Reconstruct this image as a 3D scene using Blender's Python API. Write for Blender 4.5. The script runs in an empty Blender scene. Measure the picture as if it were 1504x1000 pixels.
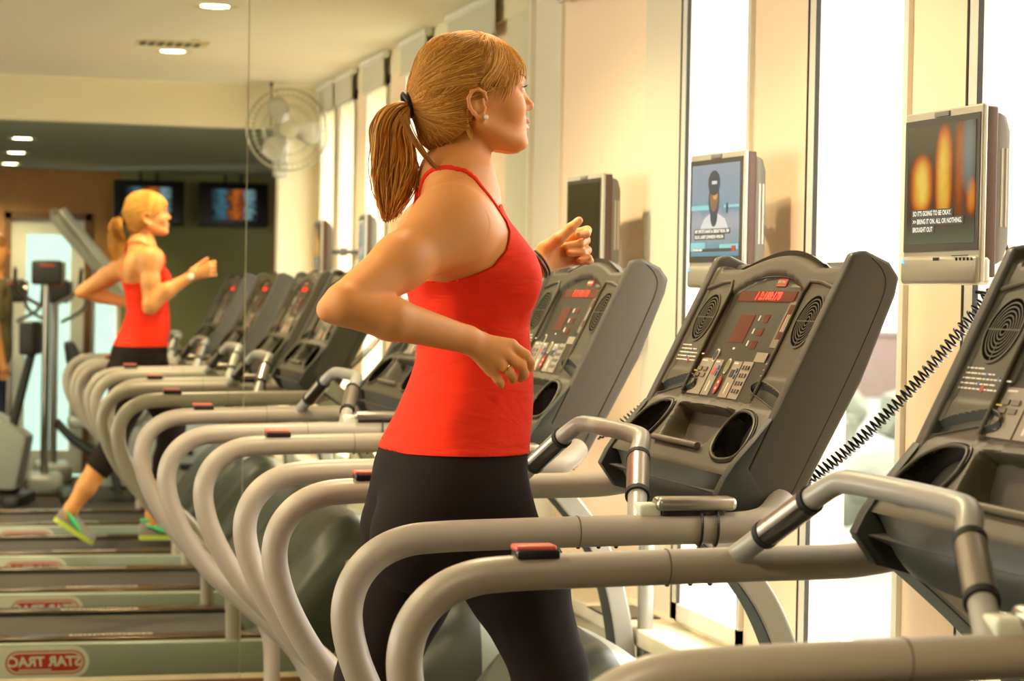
import bpy, bmesh, math, random
import numpy as np
from mathutils import Vector, Matrix
PI = math.pi
C = bpy.context.scene.collection
random.seed(4)

# ------------------------------------------------------------------ materials
def lin(c):
    return tuple(((v/255.0)/12.92 if v/255.0 <= 0.04045 else ((v/255.0+0.055)/1.055)**2.4) for v in c)
MATS = {}
def mat(name, rgb, rough=0.5, metal=0.0, bump=0.0, scale=60.0, vary=0.0, emit=None, estr=1.0, coat=0.0, spec=0.5, sss=0.0):
    m = bpy.data.materials.new(name); m.use_nodes = True
    nt = m.node_tree; b = nt.nodes['Principled BSDF']
    col = lin(rgb) + (1,)
    b.inputs['Base Color'].default_value = col
    b.inputs['Roughness'].default_value = rough
    b.inputs['Metallic'].default_value = metal
    b.inputs['Specular IOR Level'].default_value = spec
    if coat: b.inputs['Coat Weight'].default_value = coat; b.inputs['Coat Roughness'].default_value = 0.15
    if sss:
        b.inputs['Subsurface Weight'].default_value = sss
        b.inputs['Subsurface Radius'].default_value = (0.012, 0.005, 0.003)
        b.inputs['Subsurface Scale'].default_value = 1.0
    tc = None
    if bump or vary:
        tc = nt.nodes.new('ShaderNodeTexCoord')
        n = nt.nodes.new('ShaderNodeTexNoise'); n.inputs['Scale'].default_value = scale; n.inputs['Detail'].default_value = 4
        nt.links.new(tc.outputs['Object'], n.inputs['Vector'])
        if bump:
            bp = nt.nodes.new('ShaderNodeBump'); bp.inputs['Strength'].default_value = bump; bp.inputs['Distance'].default_value = 0.002
            nt.links.new(n.outputs['Fac'], bp.inputs['Height']); nt.links.new(bp.outputs['Normal'], b.inputs['Normal'])
        if vary:
            mx = nt.nodes.new('ShaderNodeMix'); mx.data_type = 'RGBA'
            mx.inputs['A'].default_value = tuple(v*(1-vary) for v in col[:3])+(1,)
            mx.inputs['B'].default_value = tuple(min(1, v*(1+vary)) for v in col[:3])+(1,)
            nt.links.new(n.outputs['Fac'], mx.inputs['Factor']); nt.links.new(mx.outputs['Result'], b.inputs['Base Color'])
    if emit:
        b.inputs['Emission Color'].default_value = lin(emit)+(1,); b.inputs['Emission Strength'].default_value = estr
    MATS[name] = m
    return m

M_peach = mat('painted_peach', (252,224,190), 0.8, bump=0.05)
M_cream = mat('painted_cream', (238,226,190), 0.8, bump=0.05)
M_trim = mat('painted_trim', (228,218,190), 0.6)
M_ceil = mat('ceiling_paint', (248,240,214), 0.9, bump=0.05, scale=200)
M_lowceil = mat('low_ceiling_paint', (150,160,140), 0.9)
M_alu = mat('window_aluminium', (222,218,200), 0.6)
M_void = mat('grille_void', (10,10,9), 1.0, spec=0.05)
M_gasket = mat('black_gasket', (40,38,34), 0.7)
M_floor = mat('rubber_floor', (70,62,52), 0.8, bump=0.3, scale=150, vary=0.2)
M_wood = mat('wood_panelling', (170,120,62), 0.5, vary=0.15, scale=6)
M_greenwall = mat('sage_wall', (150,150,105), 0.8)
M_darkwood = mat('dark_wood', (110,75,35), 0.5)
M_rail = mat('rail_sleeve_taupe', (158,148,132), 0.40, bump=0.04, scale=400)
M_steel = mat('brushed_steel', (176,170,158), 0.3, metal=0.9)
M_silver = mat('silver_paint', (160,158,148), 0.38, metal=0.15)
M_side = mat('deck_side_silver', (150,158,142), 0.35, metal=0.1)
M_face = mat('console_olive', (74,69,50), 0.5, bump=0.08, scale=500)
M_sidep = mat('console_side_taupe', (77,73,66), 0.42, bump=0.05, scale=500)
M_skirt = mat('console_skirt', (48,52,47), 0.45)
M_lip = mat('console_lip', (110,104,84), 0.45)
M_panel = mat('console_panel', (56,53,41), 0.35)
M_black = mat('black_plastic', (22,21,20), 0.35)
M_gloss = mat('glossy_black', (26,22,20), 0.08, coat=1.0)
M_rubber = mat('black_rubber', (16,16,16), 0.7)
M_belt = mat('running_belt', (42,34,23), 0.6, bump=0.15, scale=300)
M_deckrail = mat('deck_foot_rail', (84,62,28), 0.25, metal=0.6)
M_hood = mat('motor_hood', (54,58,48), 0.38, bump=0.05)
M_btn = mat('button_plate', (150,140,122), 0.5)
M_btn2 = mat('button_key', (120,112,98), 0.5)
M_white = mat('printed_white', (225,220,205), 0.5)
M_red = mat('printed_red', (170,62,44), 0.5)
M_redpad = mat('sensor_pad_red', (190,90,72), 0.4)
M_green = mat('printed_green', (120,130,60), 0.5)
M_blue = mat('printed_blue', (70,110,150), 0.5)
M_yellow = mat('printed_yellow', (200,180,60), 0.5)
M_leddark = mat('led_window', (74,36,26), 0.15, emit=(150,40,20), estr=0.12)
M_led = mat('led_lit', (255,40,20), 0.4, emit=(255,50,30), estr=1.0)
M_labelred = mat('label_red', (178,52,34), 0.4)
M_labelwhite = mat('label_white', (214,216,196), 0.4)

# ------------------------------------------------------------------ mesh builder
class MB:
    def __init__(s): s.v=[]; s.f=[]; s.m=[]; s.sm=[]
    def add(s, vs, fs, mi=0, smooth=False):
        o=len(s.v); s.v += [tuple(v) for v in vs]
        for f in fs: s.f.append(tuple(i+o for i in f)); s.m.append(mi); s.sm.append(smooth)
        return s
    def box(s, a, b, mi=0, rot=None):
        (x0,y0,z0),(x1,y1,z1)=a,b
        vs=[(x0,y0,z0),(x1,y0,z0),(x1,y1,z0),(x0,y1,z0),(x0,y0,z1),(x1,y0,z1),(x1,y1,z1),(x0,y1,z1)]
        return s.add(vs,[(0,3,2,1),(4,5,6,7),(0,1,5,4),(1,2,6,5),(2,3,7,6),(3,0,4,7)],mi)
    def bbox(s, a, b, r=0.004, mi=0):
        # box with chamfered edges (rounded in profile on all sides)
        bm=bmesh.new(); c=[(a[i]+b[i])/2 for i in range(3)]; d=[abs(b[i]-a[i]) for i in range(3)]
        bmesh.ops.create_cube(bm,size=1); bmesh.ops.scale(bm,vec=d,verts=bm.verts); bmesh.ops.translate(bm,vec=c,verts=bm.verts)
        bmesh.ops.bevel(bm,geom=bm.edges[:],offset=min(r,min(d)*0.49),segments=3,affect='EDGES',profile=0.5)
        bm.verts.ensure_lookup_table(); bm.verts.index_update()
        s.add([v.co[:] for v in bm.verts],[[v.index for v in f.verts] for f in bm.faces],mi,True); bm.free(); return s
    def tube(s, pts, r, n=16, mi=0, caps=True, closed=False):
        pts=[Vector(p) for p in pts]; k=len(pts)
        rs=r if isinstance(r,(list,tuple)) else [r]*k
        T=[]
        for i in range(k):
            a=pts[(i-1)%k] if (closed or i>0) else pts[i]; b=pts[(i+1)%k] if (closed or i<k-1) else pts[i]
            T.append((b-a).normalized())
        up=Vector((0,0,1)) if abs(T[0].z)<0.9 else Vector((0,1,0))
        nrm=(up-T[0]*up.dot(T[0])).normalized(); vs=[]
        for i in range(k):
            nrm=(nrm-T[i]*nrm.dot(T[i])).normalized(); bi=T[i].cross(nrm)
            for j in range(n):
                a=2*PI*j/n; vs.append(pts[i]+(nrm*math.cos(a)+bi*math.sin(a))*rs[i])
        fs=[]
        for i in range(k if closed else k-1):
            for j in range(n):
                i2=(i+1)%k; fs.append((i*n+j,i*n+(j+1)%n,i2*n+(j+1)%n,i2*n+j))
        s.add(vs,fs,mi,True)
        if caps and not closed:
            s.add(vs[:n],[tuple(range(n))[::-1]],mi); s.add(vs[-n:],[tuple(range(n))],mi)
        return s
    def prism(s, poly, axis, a, b, mi=0, smooth=False, bevel=0.0, seg=2):
        # poly: 2D points; axis 'y': (x,z) extruded y a..b ; 'x': (y,z) ; 'z': (x,y)
        def p3(p,w): return {'y':(p[0],w,p[1]),'x':(w,p[0],p[1]),'z':(p[0],p[1],w)}[axis]
        n=len(poly)
        bm=bmesh.new(); A=[bm.verts.new(p3(p,a)) for p in poly]; B=[bm.verts.new(p3(p,b)) for p in poly]
        bm.faces.new(A); bm.faces.new(B[::-1])
        for i in range(n): bm.faces.new((A[i],B[i],B[(i+1)%n],A[(i+1)%n]))
        bmesh.ops.recalc_face_normals(bm,faces=bm.faces)
        if bevel:
            ed=[e for e in bm.edges if len(e.link_faces)==2 and e.calc_face_angle(0)>0.6]
            bmesh.ops.bevel(bm,geom=ed,offset=bevel,segments=seg,affect='EDGES',profile=0.6)
        bm.verts.ensure_lookup_table(); bm.verts.index_update()
        s.add([v.co[:] for v in bm.verts],[[v.index for v in f.verts] for f in bm.faces],mi,smooth or bevel>0); bm.free(); return s
    def lathe(s, prof, origin, axis=(0,0,1), n=32, mi=0):
        ax=Vector(axis).normalized(); u=ax.orthogonal().normalized(); w=ax.cross(u); o=Vector(origin); vs=[]
        for (r,h) in prof:
            for j in range(n):
                t=2*PI*j/n; vs.append(o+ax*h+(u*math.cos(t)+w*math.sin(t))*max(r,1e-5))
        fs=[(i*n+j,i*n+(j+1)%n,(i+1)*n+(j+1)%n,(i+1)*n+j) for i in range(len(prof)-1) for j in range(n)]
        return s.add(vs,fs,mi,True)
    def build(s, name, mats, parent=None, loc=None):
        me=bpy.data.meshes.new(name); me.from_pydata(s.v,[],s.f); me.validate()
        if not isinstance(mats,(list,tuple)): mats=[mats]
        for m in mats: me.materials.append(m)
        if len(me.polygons)==len(s.f):
            me.polygons.foreach_set('material_index',s.m); me.polygons.foreach_set('use_smooth',s.sm)
        me.update()
        if any(s.sm):
            try: me.set_sharp_from_angle(angle=0.7)
            except Exception: pass
        o=bpy.data.objects.new(name,me); C.objects.link(o)
        if parent is not None: o.parent=parent
        if loc: o.location=loc
        return o
def build_split(mb,name,mats,parent=None):
    # one object per connected piece
    par=list(range(len(mb.v)))
    def fd(x):
        while par[x]!=x: par[x]=par[par[x]]; x=par[x]
        return x
    for f in mb.f:
        r=fd(f[0])
        for i in f[1:]: par[fd(i)]=r
    gr={}
    for k,f in enumerate(mb.f): gr.setdefault(fd(f[0]),[]).append(k)
    out=[]
    for r,ks in gr.items():
        m=MB(); ix={}
        for k in ks:
            ff=[]
            for i in mb.f[k]:
                if i not in ix: ix[i]=len(m.v); m.v.append(mb.v[i])
                ff.append(ix[i])
            m.f.append(tuple(ff)); m.m.append(mb.m[k]); m.sm.append(mb.sm[k])
        out.append(m.build(name,mats,parent))
    return out
def tag(o,label=None,cat=None,group=None,kind=None):
    if label: o['label']=label
    if cat: o['category']=cat
    if group: o['group']=group
    if kind: o['kind']=kind
    return o
def empty(name,loc=(0,0,0),rz=0):
    o=bpy.data.objects.new(name,None); C.objects.link(o); o.location=loc; o.rotation_euler=(0,0,rz); o.empty_display_size=0.1; return o
def kids(o): return [c for c in bpy.data.objects if c.parent==o]
def copy_tree(o,parent=None):
    c=o.copy(); C.objects.link(c)
    c.parent=parent
    for ch in kids(o): copy_tree(ch,c)
    return c
def struct(name,mb,m,label=None):
    o=mb.build(name,m); o['kind']='structure'; 
    return o
def spline(pts,per=6,closed=False):
    P=[Vector(p) for p in pts]; n=len(P); out=[]
    for i in range(n if closed else n-1):
        p0=P[(i-1)%n] if (closed or i>0) else P[0]*2-P[1]; p1=P[i]; p2=P[(i+1)%n]; p3=P[(i+2)%n] if (closed or i<n-2) else P[-1]*2-P[-2]
        for k in range(per):
            t=k/per; out.append(0.5*((2*p1)+(p2-p0)*t+(2*p0-5*p1+4*p2-p3)*t*t+(3*p1-p0-3*p2+p3)*t**3))
    if not closed: out.append(P[-1])
    return out
def text_mb(body,size,depth=0.0006,shear=0.0,bold=0.0):
    cu=bpy.data.curves.new('t','FONT'); cu.body=body; cu.size=size; cu.align_x='CENTER'; cu.align_y='CENTER'; cu.extrude=depth; cu.shear=shear; cu.offset=bold; cu.resolution_u=3
    o=bpy.data.objects.new('t',cu); C.objects.link(o); bpy.context.view_layer.update()
    me=bpy.data.meshes.new_from_object(o.evaluated_get(bpy.context.evaluated_depsgraph_get()))
    vs=[v.co.copy() for v in me.vertices]; fs=[tuple(p.vertices) for p in me.polygons]
    bpy.data.objects.remove(o); bpy.data.curves.remove(cu); bpy.data.meshes.remove(me)
    return vs,fs
def put_text(mb,body,size,origin,ex,ey,mi=0,depth=0.0006,shear=0.0,bold=0.0,sx=1.0):
    vs,fs=text_mb(body,size,depth,shear,bold); ex=Vector(ex).normalized(); ey=Vector(ey).normalized(); ez=ex.cross(ey); o=Vector(origin)
    mb.add([o+ex*v.x*sx+ey*v.y+ez*v.z for v in vs],fs,mi)

# ------------------------------------------------------------------ camera
YM=7.155; XW=1.91; ZC=2.53; ZL=2.30
cam_d=bpy.data.cameras.new('camera'); cam=bpy.data.objects.new('camera',cam_d); C.objects.link(cam)
Rw=Matrix(((0.96798723,0.01210593,0.25070732),(-0.25035368,-0.02503537,0.9678307),(0.01799304,-0.99961326,-0.02120315)))
# camera local x = right, y = up (-down), z = -forward
Mc=Matrix((( Rw[0][0],-Rw[0][1],-Rw[0][2]),(Rw[1][0],-Rw[1][1],-Rw[1][2]),(Rw[2][0],-Rw[2][1],-Rw[2][2])))
cam.matrix_world=Matrix.Translation((0,0,1.43)) @ Mc.to_4x4()
cam_d.sensor_width=36; cam_d.lens=36*3170/1504; cam_d.clip_start=0.02; cam_d.clip_end=2000
cam_d.dof.use_dof=True; cam_d.dof.focus_distance=3.85; cam_d.dof.aperture_fstop=6.3; cam_d.dof.aperture_blades=7
bpy.context.scene.camera=cam

# ------------------------------------------------------------------ room
struct('floor',MB().box((-4.5,-2.3,-0.1),(2.6,YM+0.2,0)),M_floor)
struct('wall_mirror_side',MB().box((-4.6,YM+0.012,0),(2.1,YM+0.2,2.7)),M_cream)
mb=MB().box((-4.7,-2.4,0),(-4.5,YM+0.2,0.8)).box((-4.7,-2.4,2.25),(-4.5,YM+0.2,2.7))  # unseen left wall, window openings added as fill light for the room
for y,y2 in ((-2.4,2.3),(4.2,4.55),(6.4,6.75)): mb.box((-4.7,y,0.8),(-4.5,y2,2.25))
mb.box((-4.7,6.75,0.8),(-4.5,YM+0.2,2.25)); struct('wall_left',mb,M_cream)
struct('ceiling',MB().box((-4.6,2.71,ZC),(2.1,YM+0.2,ZC+0.12)),M_ceil)
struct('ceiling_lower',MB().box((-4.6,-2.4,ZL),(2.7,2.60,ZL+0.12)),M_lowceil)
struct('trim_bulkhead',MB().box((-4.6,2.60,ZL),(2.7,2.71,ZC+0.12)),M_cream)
struct('wall_stub',MB().box((1.69,2.60,0),(2.1,2.71,ZL)),M_cream)
struct('wall_alcove',MB().box((2.55,-2.4,0),(2.7,2.70,ZL)),M_darkwood)
WZ=0.56; WT=2.42
segs=[('p',2.71,2.80),('w',2.80,3.28),('p',3.28,3.38),('w',3.38,3.845),('p',3.845,4.115),('w',4.115,4.655),('p',4.655,5.03),('w',5.03,5.555),('c',5.555,5.905),('q',5.905,6.80),('t',6.80,YM+0.012)]
mb=MB().box((XW,2.71,0),(XW+0.22,YM+0.012,WZ)).box((XW,2.71,WT),(XW+0.22,YM+0.012,ZC))
struct('wall_window_side',mb,M_cream)
n=0
for (k,a,b) in segs:
    if k=='p': n+=1; struct('wall_pier_%d'%n,MB().box((XW,a,WZ),(XW+0.10,b,WT)),M_peach)
    elif k=='q': struct('wall_peach_panel',MB().box((XW+0.012,a,WZ),(XW+0.1,b,WT)),M_peach)
    elif k in 'ct': n+=1; struct('wall_pier_%d'%n,MB().box((XW,a,WZ),(XW+0.1,b,WT)),M_trim)
M_glass=bpy.data.materials.new('window_glass'); M_glass.use_nodes=True
nt=M_glass.node_tree; nt.nodes.clear(); out=nt.nodes.new('ShaderNodeOutputMaterial'); mx=nt.nodes.new('ShaderNodeMixShader'); tr=nt.nodes.new('ShaderNodeBsdfTransparent'); gl=nt.nodes.new('ShaderNodeBsdfGlossy'); gl.inputs['Roughness'].default_value=0.02
mx.inputs[0].default_value=0.04; nt.links.new(tr.outputs[0],mx.inputs[1]); nt.links.new(gl.outputs[0],mx.inputs[2]); nt.links.new(mx.outputs[0],out.inputs[0])
n=0
for (k,a,b) in segs:
    if k!='w': continue
    n+=1
    w=empty('window_%d'%n,(XW,(a+b)/2,WZ)); w['kind']='structure'
    f=MB(); h=(b-a)/2; t=0.045; H=WT-WZ
    for (y0,y1,z0,z1) in ((-h,-h+0.025,0,H),(h-t,h,0,H),(-h,h,0,t),(-h,h,H-t,H)): f.box((-0.012,y0,z0),(0.02,y1,z1))
    f.build('window_frame',M_alu,w)
    g=MB(); g.box((-0.014,h-0.008,0.0),(-0.0125,h,H)).box((-0.0125,h-t-0.003,t),(-0.002,h-t,H-t)); g.build('gasket',M_gasket,w)
    MB().box((0.004,-h+0.025,t),(0.008,h-t,H-t)).build('pane',M_glass,w)
struct('trim_sill',MB().bbox((XW-0.14,2.72,0.50),(XW+0.005,YM-0.01,0.545),0.006).box((XW-0.10,2.72,0.05),(XW,YM-0.01,0.50)),M_trim)
# roller shades at the heads of the windows
M_shade=mat('shade_fabric',(205,200,178),0.8); M_shadewhite=mat('shade_case',(236,232,216),0.5)
first=None
SH=[(2.80,3.30),(3.34,3.86),(4.10,4.67),(5.02,5.57),(5.95,6.75)]
whr=['first from the corner with the fan','second from the corner with the fan','above the window behind the right hand screen','above the window behind the middle screen','nearest the mirror, above the runner\'s head']
for i,(a,b) in enumerate(SH):
    s=empty('roller_shade',(XW-0.030,(a+b)/2,2.30)); h=(b-a)/2
    MB().tube([(0.004,-h,0.212),(0.004,h,0.212)],0.018,16).build('shade_roll',M_shadewhite,s)
    MB().box((-0.004,-h+0.02,0.08),(0.0,h-0.02,0.2)).bbox((-0.009,-h+0.02,0.07),(0.005,h-0.02,0.085),0.003).build('shade_cloth',M_shade,s)
    tag(s,'short grey roller shade seen in the mirror, '+whr[i],'shade','roller shades at the window heads')
# mirror panels
M_mirror=bpy.data.materials.new('silvered_mirror'); M_mirror.use_nodes=True
b=M_mirror.node_tree.nodes['Principled BSDF']; b.inputs['Base Color'].default_value=(0.86,0.89,0.80,1); b.inputs['Metallic'].default_value=1; b.inputs['Roughness'].default_value=0.0
M_medge=mat('mirror_edge',(205,190,150),0.4)
for (a,b_,lab) in ((-4.4,0.9352,'large wall mirror panel left of the seam, reflecting the whole gym'),(0.9378,1.893,'wall mirror panel right of the seam, reflecting the fan and windows')):
    t=MB(); t.box((a,YM,0.155),(b_,YM+0.010,ZC-0.004)).box((a,YM-0.004,0.138),(b_,YM+0.010,0.1545),1)
    o=t.build('mirror_panel',[M_mirror,M_medge]); tag(o,lab,'mirror')
struct('trim_corner',MB().box((1.893,YM-0.03,0.0),(XW,YM+0.012,ZC)),M_trim)
struct('baseboard_mirror',MB().box((-4.5,YM-0.004,0),(1.893,YM+0.012,0.138)),M_darkwood)
# back wall behind the camera: sage panel, timber, glazed door
mb=MB().box((1.22,-2.4,0),(2.36,-2.2,ZL)); struct('wall_back_sage',mb,M_greenwall)
mb=MB().box((2.36,-2.4,0),(2.6,-2.19,ZL)); struct('wall_back_corner',mb,M_wood)
mb=MB().box((-4.6,-2.4,0),(0.36,-2.2,ZL)).box((1.0,-2.4,1.40),(1.22,-2.2,ZL)).box((0.36,-2.4,1.98),(1.0,-2.2,ZL)).box((1.0,-2.4,0),(1.22,-2.2,0.25))
struct('wall_back_timber',mb,M_wood)
d=empty('door_1',(0.68,-2.25,0)); d['kind']='structure'
f=MB()
for (x0,x1,z0,z1) in ((-.32,-.27,0,1.98),(.27,.32,0,1.98),(-.32,.32,1.93,1.98)): f.box((x0,-.05,z0),(x1,.07,z1))
f.build('door_frame',M_darkwood,d)
f=MB()
for (x0,x1,z0,z1) in ((-.27,-.16,0.02,1.93),(.17,.27,0.02,1.93),(-.16,.17,1.82,1.93),(-.16,.17,0.02,.2)): f.box((x0,-.02,z0),(x1,.02,z1))
f.build('door_leaf',M_labelwhite,d)
MB().box((-.16,-.003,.2),(.17,.003,1.82)).build('pane',M_glass,d)
w=empty('window_9',(1.11,-2.28,0.25)); w['kind']='structure'
MB().box((-.11,-.003,0),(.11,.003,1.15)).build('pane',M_glass,w)
MB().box((-.11,-.02,0),(-.08,.05,1.15)).box((.08,-.02,0),(.11,.05,1.15)).build('window_frame',M_alu,w)
# ------------------------------------------------------------------ treadmill (local: +X forward to the windows, +Y away from the camera, z up)
FP=Vector((1.306,0,1.138)); FU=Vector((0.184,0,0.372)).normalized(); FN=Vector((0.8963,0,-0.4434)) # FN points into the console
def F(s,t,d=0.0): return FP+Vector((0,s,0))+FU*t+FN*d
FS=Vector((0,-1,0))   # reading direction on the face for a runner looking forward (+X): right hand is -Y
def inpoly(px,py,poly):
    c=False; j=len(poly)-1
    for i in range(len(poly)):
        xi,yi=poly[i]; xj,yj=poly[j]
        if (yi>py)!=(yj>py) and px<(xj-xi)*(py-yi)/(yj-yi)+xi: c=not c
        j=i
    return c
SLOT=[(0.185,0.103),(0.245,0.102),(0.295,0.080),(0.320,0.040),(0.305,0.012),(0.240,0.004),(0.190,0.018),(0.168,0.045),(0.165,0.080)]
SLOTM=[(-s,t) for s,t in SLOT]
TRAY=[(0.150,0.100),(-0.150,0.100),(-0.125,0.030),(0.125,0.030)]
POCK=[(0.345,0.128),(0.30,0.150),(0.20,0.168),(0.155,0.160),(0.165,0.146),(0.24,0.132),(0.32,0.118)]
def topline(s):
    a=abs(s)
    if a>0.30: return 0.412-max(0,(a-0.325))*0.6
    return 0.405+0.028*math.cos(min(1,a/0.19)*PI/2)
def ramp_(t): return -0.026*max(0.0,min(1.15,(0.112-t)/0.112))
def depth(s,t):
    a=abs(s); d=0.0
    if a<0.322: d=0.010
    if a<0.185 and 0.122<t<0.385-0.10*(a/0.185)**2*0.4: d=0.020
    if 0.186<=a<0.322 and t<0.36 and t>0.175: d=0.012
    if t<0.112: d=0.006+ramp_(t)
    if inpoly(s,t,TRAY): d=0.012+0.05*min(1,(t-0.03)/0.03)
    return d
def make_face():
    ns,ntt=221,140; t0=-0.022; hw=0.331
    ss=[-hw+2*hw*i/(ns-1) for i in range(ns)]
    D=np.zeros((ntt,ns)); T=np.zeros((ntt,ns))
    for i,s_ in enumerate(ss):
        tl=topline(s_)
        for j in range(ntt): T[j,i]=t0+(tl-t0)*j/(ntt-1); D[j,i]=depth(s_,T[j,i])
    for _ in range(2):
        E=D.copy(); E[1:-1]=(D[:-2]+2*D[1:-1]+D[2:])/4; D=E.copy(); D[:,1:-1]=(E[:,:-2]+2*E[:,1:-1]+E[:,2:])/4
    vs=[];fs=[];mi=[]
    for j in range(ntt):
        for i in range(ns):
            e=topline(ss[i])-T[j,i]; d=D[j,i]
            if e<0.02: d+=0.03*(1-math.sqrt(max(0,1-(1-e/0.02)**2)))
            vs.append(F(ss[i],T[j,i],d))
    for j in range(ntt-1):
        for i in range(ns-1):
            fs.append((j*ns+i,j*ns+i+1,(j+1)*ns+i+1,(j+1)*ns+i))
            s=(ss[i]+ss[i+1])/2; tt=(T[j,i]+T[j+1,i])/2; m=0
            if inpoly(s,tt,SLOT) or inpoly(s,tt,SLOTM) or inpoly(s,tt,POCK) or inpoly(-s,tt,POCK): fs.pop(); continue
            if D[j,i]>0.0185 and tt>0.118: m=1
            mi.append(m)
    mb=MB(); mb.v=vs; mb.f=fs; mb.m=mi; mb.sm=[True]*len(fs); return mb
def ftube(mb,poly,r,d,mi=0,closed=True,n=8): mb.tube([F(s,t,d) for s,t in poly],r,n,mi,closed=closed)
def fplate(mb,s0,s1,t0,t1,d,th=0.002,mi=0,bev=0.0):
    # small raised plate on the face, its top th above depth d
    a=[F(s0,t0,d),F(s1,t0,d),F(s1,t1,d),F(s0,t1,d)]; b=[p-FN*th for p in a]
    mb.add(a+b,[(0,1,2,3),(7,6,5,4),(0,4,5,1),(1,5,6,2),(2,6,7,3),(3,7,4,0)],mi)
def foval(mb,s,t,rs,rt,d,th,mi=0,n=24):
    a=[F(s+rs*math.cos(2*PI*k/n),t+rt*math.sin(2*PI*k/n),d) for k in range(n)]; b=[p-FN*th for p in a]
    mb.add(a+b,[tuple(range(n,2*n))[::-1]]+[(k,(k+1)%n,n+(k+1)%n,n+k) for k in range(n)],mi)

def make_treadmill():
    root=empty('treadmill',(0,0,0))
    # --- deck
    for sgn in (-1,1):
        m=MB(); y0,y1=(0.385*sgn,0.445*sgn); 
        prof=[(-0.50,0.05),(1.30,0.05),(1.30,0.19),(-0.44,0.195),(-0.50,0.17)]
        m.prism(prof,'y',min(y0,y1),max(y0,y1),bevel=0.008)
        sc=m.build('side_cover',M_side,root)
        m=MB(); y=0.4455*sgn; ex=Vector((1,0,0)) if sgn<0 else Vector((-1,0,0))
        def cap(x0,x1,z0,z1,mi,off):
            r=(z1-z0)/2; pts=[]
            for k in range(9): a=PI/2+PI*k/8; pts.append((x0+r+r*math.cos(a),(z0+z1)/2+r*math.sin(a)))
            for k in range(9): a=-PI/2+PI*k/8; pts.append((x1-r+r*math.cos(a),(z0+z1)/2+r*math.sin(a)))
            m.prism(pts,'y',min(y,y+off*sgn),max(y,y+off*sgn),mi)
        cx=0.372
        cap(cx-0.215,cx+0.15,0.075,0.187,0,0.001)
        cap(cx-0.135,cx+0.135,0.090,0.172,1,0.0016); cap(cx-0.129,cx+0.129,0.095,0.167,0,0.0020); cap(cx-0.124,cx+0.124,0.100,0.162,1,0.0024)
        put_text(m,'STAR TRAC',0.047,(cx,y+0.0028*sgn,0.133),ex,(0,0,1),0,0.0004,0.12,0.0015)
        m.box((cx-0.09,min(y,y+0.003*sgn),0.104),(cx+0.02,max(y,y+0.003*sgn),0.108),0)
        m.add([(cx-0.21,y+0.002*sgn,0.09),(cx-0.175,y+0.002*sgn,0.10),(cx-0.155,y+0.002*sgn,0.085),(cx-0.165,y+0.002*sgn,0.13),(cx-0.20,y+0.002*sgn,0.15)],[(0,1,2,3,4)],2)
        m.build('badge',[M_labelwhite,M_labelred,M_black],sc)
        m=MB(); m.bbox((-0.48,min(0.275*sgn,0.385*sgn),0.185),(1.18,max(0.275*sgn,0.385*sgn),0.202),0.006)
        fr=m.build('foot_rail',M_deckrail,root)
        m=MB()
        random.seed(7)
        x=0.46
        while x<0.74:
            w=random.uniform(0.008,0.02); m.box((x,min(0.30*sgn,0.315*sgn),0.2021),(x+w,max(0.30*sgn,0.315*sgn),0.2025)); x+=w+0.004
        m.build('foot_rail_print',M_white,fr)
        MB().box((-0.49,min(0.265*sgn,0.277*sgn),0.12),(1.19,max(0.265*sgn,0.277*sgn),0.196)).build('rail_gap',M_rubber,root)
    m=MB(); m.prism([(-0.49,0.10),(-0.50,0.145),(-0.485,0.178),(-0.45,0.185),(1.24,0.185),(1.24,0.10)],'y',-0.265,0.265,bevel=0.004); m.build('belt',M_belt,root)
    m=MB(); m.bbox((-0.56,-0.445,0.04),(-0.48,0.445,0.16),0.02); m.build('rear_cap',M_hood,root)
    m=MB(); m.box((-0.45,-0.36,0.06),(1.75,0.36,0.10)); m.build('frame',M_black,root)
    for x in (-0.4,1.6):
        for y in (-.36,.36): MB().lathe([(0,0),(0.03,0),(0.03,0.05),(0.02,0.062),(0,0.062)],(x,y,0),n=16).build('leveling_foot',M_rubber,root)
    # --- motor hood: shell lofted along x with superellipse sections
    st=[(1.09,0.205,0.34),(1.14,0.25,0.38),(1.20,0.33,0.40),(1.28,0.44,0.41),(1.37,0.55,0.415),(1.46,0.61,0.41),(1.54,0.60,0.40),(1.61,0.54,0.385),(1.67,0.42,0.37),(1.71,0.28,0.35),(1.72,0.10,0.34)]
    nn=33; m=MB(); vs=[]; fs=[]; mis=[]
    P=spline([(a,b,c) for a,b,c in st],4)
    for p in P:
        for k in range(nn):
            a=PI*k/(nn-1); c=math.cos(a); s_=math.sin(a)
            y=-p.z*math.copysign(abs(c)**0.55,c)
            ridge=0.012*max(0,math.cos(3.5*PI*y/p.z))*min(1,(p.y-0.2)*6) if p.x<1.5 else 0
            z=0.10+(p.y-0.10)*abs(s_)**0.42+ridge*s_
            vs.append((p.x,y,z))
    for i in range(len(P)-1):
        for k in range(nn-1):
            fs.append((i*nn+k,(i+1)*nn+k,(i+1)*nn+k+1,i*nn+k+1)); mis.append(1 if P[i].x>1.50 else 0)
    m.v=vs; m.f=fs; m.m=mis; m.sm=[True]*len(fs)
    hd=m.build('motor_hood',[M_hood,M_side],root)
    for sgn in (1,):
        m=MB(); ex=Vector((1,0,0)) if sgn<0 else Vector((-1,0,0)); y=0.4175*sgn
        m.prism([(1.40,0.30),(1.60,0.30),(1.60,0.42),(1.52,0.50),(1.43,0.46)],'y',min(0.38*sgn,y),max(0.38*sgn,y),0,bevel=0.006)
        put_text(m,'STAR TRAC',0.026,(1.50,y+0.001*sgn,0.40),ex,(0,0,1),1,0.0008,0.12,0.002)
        m.build('hood_badge',[M_side,M_labelred],hd)
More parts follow.
